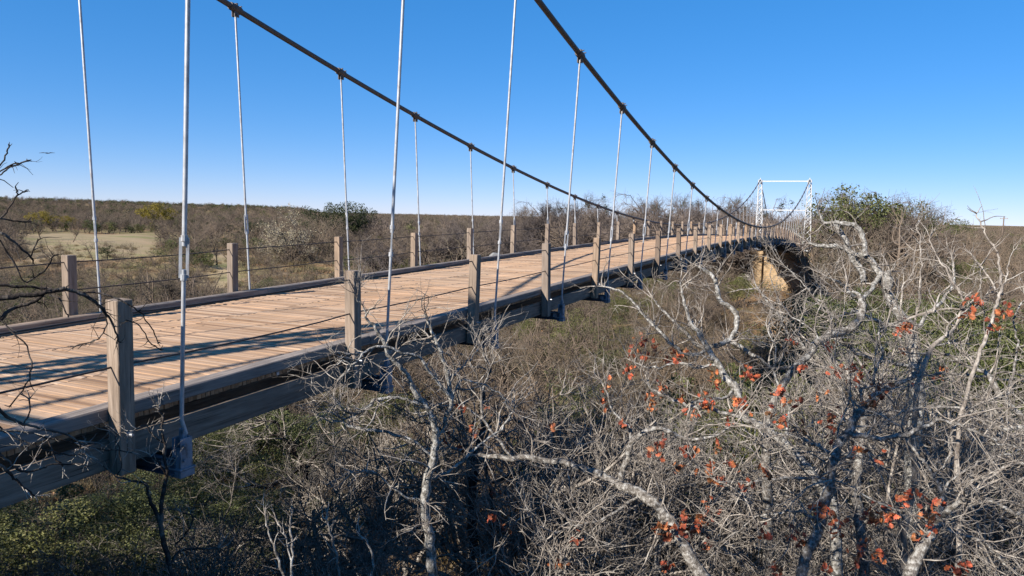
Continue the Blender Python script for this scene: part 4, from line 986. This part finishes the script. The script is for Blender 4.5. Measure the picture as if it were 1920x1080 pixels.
traced('slender_tree', 'slender forked tree just left of the right edge sapling, crossing the green bushes', [
    D([(1720, 720, 14), (1747, 653, 12), (1771, 631, 10), (1787, 618, 9), (1802, 588, 7), (1806, 568, 7), (1800, 547, 6), (1785, 527, 6), (1773, 502, 5), (1757, 480, 4), (1748, 462, 4), (1744, 445, 3)], 8.8, 9.6),
    D([(1700, 600, 8), (1730, 588, 7), (1752, 584, 6), (1775, 578, 6), (1800, 580, 5)], 9.4, 9.1),
    D([(1750, 585, 5), (1756, 565, 5), (1765, 550, 5), (1778, 538, 5), (1786, 522, 4), (1788, 500, 3), (1787, 488, 2)], 9.2, 9.5),
    D([(1802, 588, 5), (1815, 578, 4), (1826, 558, 4), (1838, 540, 4), (1839, 520, 3), (1838, 500, 3)], 9.0, 9.2),
    D([(1773, 631, 6), (1778, 610, 5), (1790, 598, 5), (1802, 590, 4)], 8.9, 9.1)],
    7, dens=(3, 4, 4), ln=(.6, .28, .14), rr=(.008, .004, .0026), lm=TWIG, trunkto=under(1715, 850, 8.8), up=.08,
    leaves=[(1824, 565, 2), (1817, 592, 3), (1695, 612, 3)])
traced('slender_tree', 'thin upright grey sapling between the white dead limbs and the green bushes', [
    D([(1715, 610, 7), (1722, 570, 6), (1724, 540, 5), (1727, 500, 4), (1727, 470, 4), (1722, 440, 3), (1718, 425, 2)], 10.0, 10.6),
    D([(1690, 590, 6), (1692, 540, 5), (1708, 520, 4), (1712, 500, 4), (1716, 470, 3)], 10.2, 10.5)],
    8, dens=(3, 4, 4), ln=(.6, .28, .14), rr=(.008, .004, .003), lm=TWIG, trunkto=under(1725, 740, 10.0), up=.08)

# G: trunk C & D at bottom right
traced('oak_tree', 'upright lichened trunk beside the black hollow at the bottom right', [
    D([(1625, 1120, 30), (1612, 985, 27), (1605, 920, 26), (1610, 863, 24), (1616, 820, 20), (1625, 770, 16), (1650, 720, 12), (1660, 690, 8)], 10.0, 10.8),
    D([(1610, 863, 10), (1580, 850, 8), (1540, 860, 7), (1510, 850, 5)], 10.3, 10.0),
    D([(1612, 985, 9), (1650, 960, 7), (1690, 950, 6), (1720, 930, 4)], 10.1, 9.8),
    D([(1625, 770, 10), (1660, 780, 10), (1700, 800, 9), (1740, 850, 8), (1765, 900, 6)], 10.6, 9.8)],
    9, dens=(4, 6, 6), ln=(.9, .4, .18), trunkto=under(1630, 1080, 10.0), leaves=c8([(1175, 290, 5), (1165, 300, 3)]))
traced('oak_tree', 'pale barked oak leaning in from the bottom right with a short broken stub', [
    D([(1690, 1120, 40), (1707, 1074, 36), (1730, 1027, 30), (1748, 1000, 26), (1760, 973, 22), (1764, 944, 12), (1766, 926, 11), (1758, 905, 10), (1748, 893, 9), (1735, 870, 9), (1724, 858, 8), (1705, 830, 7), (1690, 800, 5)], 7.4, 8.4),
    D([(1756, 978, 18), (1775, 960, 17), (1795, 945, 15), (1812, 934, 13)], 7.7, 7.4),
    D([(1760, 973, 10), (1790, 1000, 9), (1830, 1010, 9), (1870, 1040, 8), (1900, 1070, 6), (1940, 1090, 5)], 7.7, 7.4),
    D([(1745, 985, 7), (1700, 960, 6), (1650, 945, 6), (1600, 915, 5), (1560, 900, 4)], 7.7, 7.3),
    D([(1766, 926, 7), (1800, 890, 6), (1850, 860, 5), (1900, 850, 4), (1950, 830, 4)], 7.9, 8.2),
    D([(1748, 893, 6), (1780, 850, 5), (1790, 800, 5), (1830, 760, 4)], 8.0, 8.4)],
    10, dens=(4.2, 6, 6), ln=(.95, .4, .18), trunkto=under(1660, 1080, 7.0),
    leaves=c8([(1030, 780, 5), (1145, 795, 4), (1130, 840, 3), (1235, 1060, 4), (1260, 1065, 3), (1045, 770, 3), (1120, 880, 3), (1100, 930, 3)]))
traced('oak_tree', 'tangled grey oak at the right edge with long level limbs', [
    D([(1990, 900, 26), (1930, 800, 18), (1885, 750, 16), (1860, 715, 14), (1850, 700, 13), (1820, 690, 11), (1790, 672, 9), (1760, 660, 7)], 8.6, 9.2),
    D([(1860, 830, 16), (1876, 810, 14), (1870, 770, 10), (1840, 745, 8), (1810, 730, 6)], 8.9, 9.2),
    D([(1885, 750, 10), (1900, 700, 8), (1910, 640, 6), (1900, 600, 5), (1925, 560, 4)], 8.8, 9.2),
    D([(1930, 800, 12), (1870, 800, 10), (1820, 770, 8), (1760, 760, 7), (1720, 770, 5)], 8.6, 8.8),
    D([(1970, 870, 12), (1900, 870, 10), (1850, 900, 8), (1800, 905, 6)], 8.4, 8.6),
    D([(1980, 960, 14), (1900, 960, 11), (1860, 940, 9), (1815, 950, 6)], 8.0, 8.2)],
    11, dens=(5, 6, 6), ln=(1.0, .42, .2), trunkto=under(2050, 1000, 8.4))

# H: lichened oak in front of the near part of the span
traced('oak_tree', 'scraggy white lichened oak in the centre whose twigs cross the side of the deck', [
    D([(812, 1120, 30), (808, 1040, 29), (800, 980, 28), (797, 940, 26), (800, 900, 25), (812, 860, 22), (818, 820, 20), (812, 790, 17), (798, 760, 15), (776, 733, 14), (765, 706, 13), (753, 690, 12), (733, 671, 12), (719, 641, 10), (705, 616, 9), (691, 600, 7), (680, 575, 4), (668, 560, 3)], 7.73, 6.97),
    D([(830, 800, 14), (845, 759, 13), (843, 733, 13), (838, 699, 12), (829, 667, 11), (818, 641, 10), (808, 616, 8), (801, 600, 6), (796, 585, 3)], 7.56, 7.31),
    D([(845, 745, 10), (832, 730, 10), (813, 706, 8), (800, 690, 8), (786, 669, 8), (770, 664, 7), (753, 662, 7), (733, 652, 8), (712, 650, 8), (696, 653, 8), (680, 662, 7), (662, 664, 6), (641, 662, 5), (625, 661, 3)], 7.48, 6.72),
    D([(680, 662, 6), (672, 675, 6), (659, 685, 5), (652, 698, 5), (640, 706, 5), (634, 713, 3)], 6.80, 6.72),
    D([(668, 690, 4), (655, 682, 4), (643, 676, 4), (632, 684, 3)], 6.80, 6.72),
    D([(798, 760, 10), (770, 752, 8), (740, 745, 8), (705, 749, 10), (694, 759, 10), (670, 775, 9), (650, 785, 6), (638, 790, 4)], 7.48, 7.22),
    D([(812, 860, 8), (780, 830, 7), (738, 813, 9), (700, 808, 9), (670, 804, 10), (648, 795, 7), (630, 770, 4)], 7.64, 7.48),
    D([(845, 759, 8), (862, 715, 6), (890, 717, 5), (915, 725, 5), (940, 740, 4), (950, 760, 3)], 7.56, 7.81),
    D([(843, 710, 7), (860, 695, 6), (880, 675, 4), (900, 650, 3)], 7.48, 7.81),
    D([(800, 900, 9), (840, 885, 8), (880, 850, 8), (920, 820, 6), (950, 790, 5), (965, 765, 4)], 7.64, 7.98),
    D([(797, 940, 8), (760, 930, 7), (720, 900, 6), (690, 880, 5), (660, 885, 4)], 7.64, 7.39)],
    12, lm=WLICH, dens=(6, 7.5, 7.5), ln=(.62, .30, .14), rr=(.011, .0055, .0036), trunkto=under(815, 1080, 7.8))
traced('oak_tree', 'twin dark trunk oak right of the scraggy centre oak, trunks running down to the ground', [
    D([(890, 1120, 28), (887, 1020, 26), (884, 960, 25), (886, 900, 24), (892, 850, 20), (905, 800, 15), (903, 760, 13), (910, 720, 9), (920, 690, 6)], 10.8, 11.2),
    D([(925, 1010, 14), (922, 950, 13), (915, 900, 12), (905, 860, 10)], 11.2, 11.3),
    D([(905, 800, 9), (940, 780, 8), (980, 790, 7), (1010, 760, 6), (1050, 740, 4)], 11.1, 11.5),
    D([(892, 850, 9), (850, 820, 8), (820, 800, 6), (780, 790, 4)], 11.0, 11.2),
    D([(886, 900, 9), (940, 900, 8), (990, 870, 7), (1020, 830, 5)], 10.9, 10.5)],
    13, dens=(4, 6, 6), ln=(.9, .42, .2), lm=DTWIG, trunkto=under(892, 1080, 11.2),
    leaves=c7([(640, 900, 3), (620, 880, 3)]))

# dark trunk left of centre
traced('dark_tree', 'black trunked tree with crooked arms standing in front of the olive bushes', [
    D([(590, 1120, 26), (580, 1050, 24), (572, 990, 22), (566, 940, 18), (570, 905, 16), (573, 880, 15), (566, 872, 11), (545, 892, 9), (520, 905, 8), (500, 915, 7), (470, 910, 5)], 15.5, 15.2),
    D([(570, 885, 11), (590, 855, 9), (620, 840, 7), (640, 820, 6), (660, 790, 4)], 15.4, 15.8),
    D([(572, 880, 8), (545, 840, 8), (528, 815, 8), (522, 800, 7), (515, 790, 6), (500, 790, 4)], 15.4, 15.0),
    D([(528, 815, 6), (500, 818, 5), (470, 825, 4), (440, 835, 3)], 15.1, 14.8),
    D([(572, 990, 9), (620, 960, 8), (660, 930, 7), (690, 900, 5)], 15.5, 16.0)],
    14, dens=(3.5, 4.5, 4.5), ln=(1.5, .7, .3), rr=(.017, .009, .006), lm=DTWIG, tm=TWIG, trunkto=under(600, 1080, 15.6))
traced('young_tree', 'pale forked sapling at the bottom edge below the dark trunked tree', [
    D([(545, 1110, 8), (520, 1050, 7), (505, 1000, 6), (497, 965, 4)], 4.27, 4.39), D([(545, 1110, 8), (548, 1040, 7), (546, 1000, 6), (545, 970, 4)], 4.27, 4.45),
    D([(546, 1050, 5), (535, 1010, 5), (523, 985, 4)], 4.33, 4.39), D([(640, 1110, 8), (630, 1040, 7), (618, 990, 5), (612, 975, 4)], 4.39, 4.50), D([(690, 1110, 8), (700, 1060, 7), (690, 1020, 6), (672, 1000, 5)], 4.39, 4.56)],
    15, dens=(3.4, 4, 4), ln=(.2, .09, .05), rr=(.0035, .0022, .0016), trunkto=under(560, 1250, 4.2), up=.1)
traced('young_tree', 'thin dark sapling with pale twigs rising past the first hanger bracket', [
    D([(330, 1110, 18), (318, 1060, 16), (306, 1010, 14), (302, 982, 13), (303, 938, 12), (312, 893, 10), (308, 850, 8), (305, 800, 7), (302, 775, 6), (296, 758, 4)], 6.1, 5.8),
    D([(302, 982, 12), (284, 944, 10), (273, 908, 8), (252, 902, 7), (219, 893, 4), (193, 873, 3)], 6.0, 5.7),
    D([(305, 830, 4), (285, 815, 4), (272, 797, 4), (250, 808, 3)], 5.9, 5.7),
    D([(318, 1060, 8), (335, 1035, 8), (360, 1030, 7), (408, 1027, 5)], 6.0, 6.3),
    D([(312, 893, 4), (300, 870, 4), (283, 856, 3)], 5.9, 5.8), D([(330, 1020, 6), (350, 1000, 5), (362, 970, 5), (340, 960, 3)], 6.1, 6.2),
    D([(219, 893, 3), (228, 870, 3), (221, 830, 3), (219, 812, 2)], 5.8, 5.6)],
    16, dens=(5, 6, 6), ln=(.28, .14, .07), rr=(.005, .003, .0022), lm=DTWIG, trunkto=under(335, 1150, 6.1), up=.08)

# I: tree whose dark boughs come in from the left edge, near the camera
traced('leafless_tree', 'dark leafless tree at the left edge whose bough crosses in front of the first post', [
    D([(-160, 620, 34), (-60, 590, 26), (0, 558, 20), (51, 554, 17), (98, 545, 15), (126, 542, 14), (159, 554, 12), (183, 571, 11), (200, 589, 9), (214, 615, 6), (222, 640, 3)], 3.9, 4.4),
    D([(98, 543, 9), (51, 538, 10), (0, 536, 11), (-60, 545, 14)], 4.2, 4.0),
    D([(-60, 640, 16), (0, 600, 14), (20, 581, 13), (45, 572, 11), (67, 565, 10), (92, 544, 8)], 4.0, 4.15),
    D([(92, 554, 7), (112, 560, 6), (120, 580, 5), (127, 590, 4)], 4.2, 4.2),
    D([(150, 548, 7), (200, 552, 6), (244, 573, 5), (265, 591, 4), (279, 609, 4), (289, 624, 3), (296, 642, 2)], 4.3, 4.6),
    D([(236, 600, 3), (262, 612, 3), (280, 640, 3), (300, 655, 2)], 4.5, 4.7),
    D([(183, 571, 5), (200, 600, 4), (190, 630, 4), (170, 640, 3), (140, 650, 2)], 4.3, 4.4),
    D([(-60, 420, 14), (0, 436, 11), (24, 453, 9), (45, 471, 8), (59, 483, 7), (62, 490, 5)], 3.8, 4.0),
    D([(58, 480, 4), (63, 467, 4), (70, 452, 2)], 4.0, 4.0),
    D([(-50, 440, 8), (0, 410, 6), (19, 387, 5), (31, 368, 4), (31, 355, 3)], 3.8, 3.9), D([(31, 368, 3), (40, 362, 3), (47, 359, 2)], 3.9, 3.9), D([(0, 410, 3), (25, 414, 3), (52, 416, 2)], 3.8, 3.9),
    D([(-60, 350, 8), (0, 326, 4), (19, 314, 3), (50, 302, 2)], 3.8, 3.9), D([(-40, 345, 5), (0, 311, 3), (10, 292, 3), (17, 276, 2)], 3.8, 3.8),
    D([(-40, 360, 4), (0, 320, 3), (30, 306, 2)], 3.8, 3.8),
    D([(0, 450, 4), (30, 500, 4), (50, 530, 4), (90, 500, 3), (100, 480, 2)], 3.9, 4.1),
    D([(0, 600, 5), (40, 640, 4), (60, 680, 4), (50, 720, 3), (20, 760, 2)], 4.0, 3.9)],
    17, fan=.22, WK=.55, jit=.025, dens=(2.6, 3.5, 4), ln=(.17, .1, .05), rr=(.0045, .003, .002), lm=DTWIG, tm=DTWIG, trunkto=(-4.2, .3), up=.0)
traced('leafless_tree', 'dark leafless boughs at the lower left edge hanging in front of the deck side', [
    D([(-90, 700, 20), (-30, 740, 14), (0, 769, 11), (18, 785, 10), (45, 794, 9), (74, 801, 8), (119, 813, 7), (148, 828, 6), (150, 841, 4)], 3.5, 3.9),
    D([(-40, 800, 8), (0, 806, 7), (59, 810, 6), (89, 822, 5), (142, 831, 4)], 3.6, 3.9),
    D([(0, 800, 5), (18, 813, 5), (74, 840, 5), (119, 853, 4), (160, 852, 3)], 3.6, 3.9),
    D([(-60, 830, 14), (0, 870, 10), (14, 885, 9), (30, 899, 8), (48, 915, 6), (65, 930, 4)], 3.5, 3.7),
    D([(-20, 840, 9), (0, 853, 9), (18, 866, 6), (36, 881, 8), (56, 884, 7), (80, 878, 6), (98, 870, 4), (157, 871, 3)], 3.5, 3.8),
    D([(45, 794, 3), (56, 770, 3), (55, 750, 2)], 3.7, 3.7), D([(89, 822, 3), (100, 850, 3), (118, 875, 2)], 3.8, 3.8), D([(160, 838, 3), (200, 843, 4), (248, 849, 3)], 4.4, 4.6)],
    18, fan=.5, WK=.62, jit=.03, dens=(3.5, 4, 4), ln=(.18, .1, .05), rr=(.004, .0026, .002), lm=DTWIG, tm=TWIG, trunkto=(-4.4, -.6), up=.0)

# detailed bare trees filling the tangle between the traced ones
for k in range(5):
    T_, C_ = bare_proto(900+k, 6.0, rt=.9, dm=1.45); PRO['fine', k] = fit_h(T_.mesh('trunk', TWIG if k != 2 else DTWIG), C_.mesh('crown', TWIG), 6.0)
FILL = [(700, 840, 13, 0), (620, 1000, 12, 1), (980, 940, 12.5, 2), (1060, 700, 17, 3), (1010, 780, 14, 4), (1130, 850, 13, 0), (1240, 780, 13, 1), (1100, 1000, 10, 2), (1290, 880, 12, 3), (1390, 900, 11, 4), (1420, 980, 9.5, 0), (1230, 1040, 9, 1), (1480, 760, 12.5, 2),
        (1660, 620, 15, 3), (1800, 740, 12, 4), (1870, 620, 15, 0), (1900, 900, 11, 1), (1820, 980, 10, 2), (1330, 740, 14, 0), (1700, 860, 12, 1), (460, 960, 13, 2), (180, 990, 9, 3), (60, 1010, 8, 4), (880, 720, 16, 0), (760, 780, 15, 1), (1180, 690, 18, 2), (1730, 960, 9.5, 3), (1600, 1010, 9, 4), (1890, 1030, 8.5, 0), (960, 1050, 10.5, 1), (340, 1030, 9, 2),
        (1000, 700, 10.5, 1), (1060, 780, 9.8, 3), (1150, 720, 11, 4), (1220, 840, 9.5, 1), (1280, 720, 11.5, 3), (1770, 650, 11.5, 4),
        (240, 950, 8.0, 1), (420, 900, 10.5, 3), (500, 980, 9.0, 4), (640, 880, 10.5, 0), (150, 1020, 6.5, 3), (600, 1050, 7.5, 1), (700, 960, 9.0, 3), (520, 850, 17, 1), (400, 820, 19, 0), (610, 790, 24, 3)]
for i, (px, py, d, k) in enumerate(FILL):
    q = at(px, py, d); zg = float(ground(q[0], q[1])); H = q[2]-zg
    if H < .8: H = 1.2
    rel = 'bottom edge' if py > 960 else 'lower half' if py > 800 else 'middle'
    place('fine', k, q[0], q[1], H/6.0, 'spindly bare grey tree in the dense foreground tangle below the bridge' if px < 1200 else 'spindly bare grey tree in the dense tangle at the lower right', 'tree', 'bare trees of the central foreground tangle' if px < 1200 else 'bare trees of the lower right tangle', 'bare_tree', sz=1.0)
# big evergreen bushes below the near deck
for k in range(3): PRO['lush', k] = green_meshes(800+k, 4.6, 6.2, 26000, .078, GREEN, low=-.1)
LB = ((470, 745, 25, 0, 1.15, 'big olive green bush right below the second hanger bracket'), (400, 800, 20, 1, 1.15, 'wide olive bush filling the hollow between the first and second brackets'), (330, 900, 15, 1, 1.1, 'dense dark olive bush under the first hanger bracket'), (590, 800, 26, 2, 1.1, 'olive bush behind the black trunked tree'), (120, 930, 12, 2, 1.1, 'shaded olive bush at the bottom left under the deck'),
      (640, 755, 31, 1, 1.0, 'olive bush touching the side beam from below, left of the scraggy oak'), (1370, 690, 17, 0, .55, 'bright olive bush behind the white lichened oak'), (1750, 560, 40, 2, 1.2, 'wide olive bush behind the slender trees'), (1850, 600, 34, 0, 1.0, 'olive bush at the right behind the slender trees'),
      (1290, 930, 13, 1, .7, 'small green bush low behind the leaning oak'), (230, 980, 12.5, 0, 1.1, 'olive bush between the shaded one and the dense dark one'), (440, 940, 15, 1, 1.1, 'olive bush low in front of the big one under the hangers'), (560, 960, 17, 0, .9, 'low olive bush at the foot of the black trunked tree'), (20, 1000, 9, 1, 1.0, 'dark bush in the very bottom left corner'), (1640, 545, 52, 0, 1.2, 'olive bush far behind the upright lichened oak'))
for i, (px, py, d, k, w, lb) in enumerate(LB):
    q = at(px, py, d); zg = float(ground(q[0], q[1])); H = max(1.0, q[2]-zg); o = place('lush', k, q[0], q[1], 1, lb, 'bush', None, 'evergreen_bush'); o.scale = (max(H/4.6*w, .55), max(H/4.6*w, .55), H/4.6)
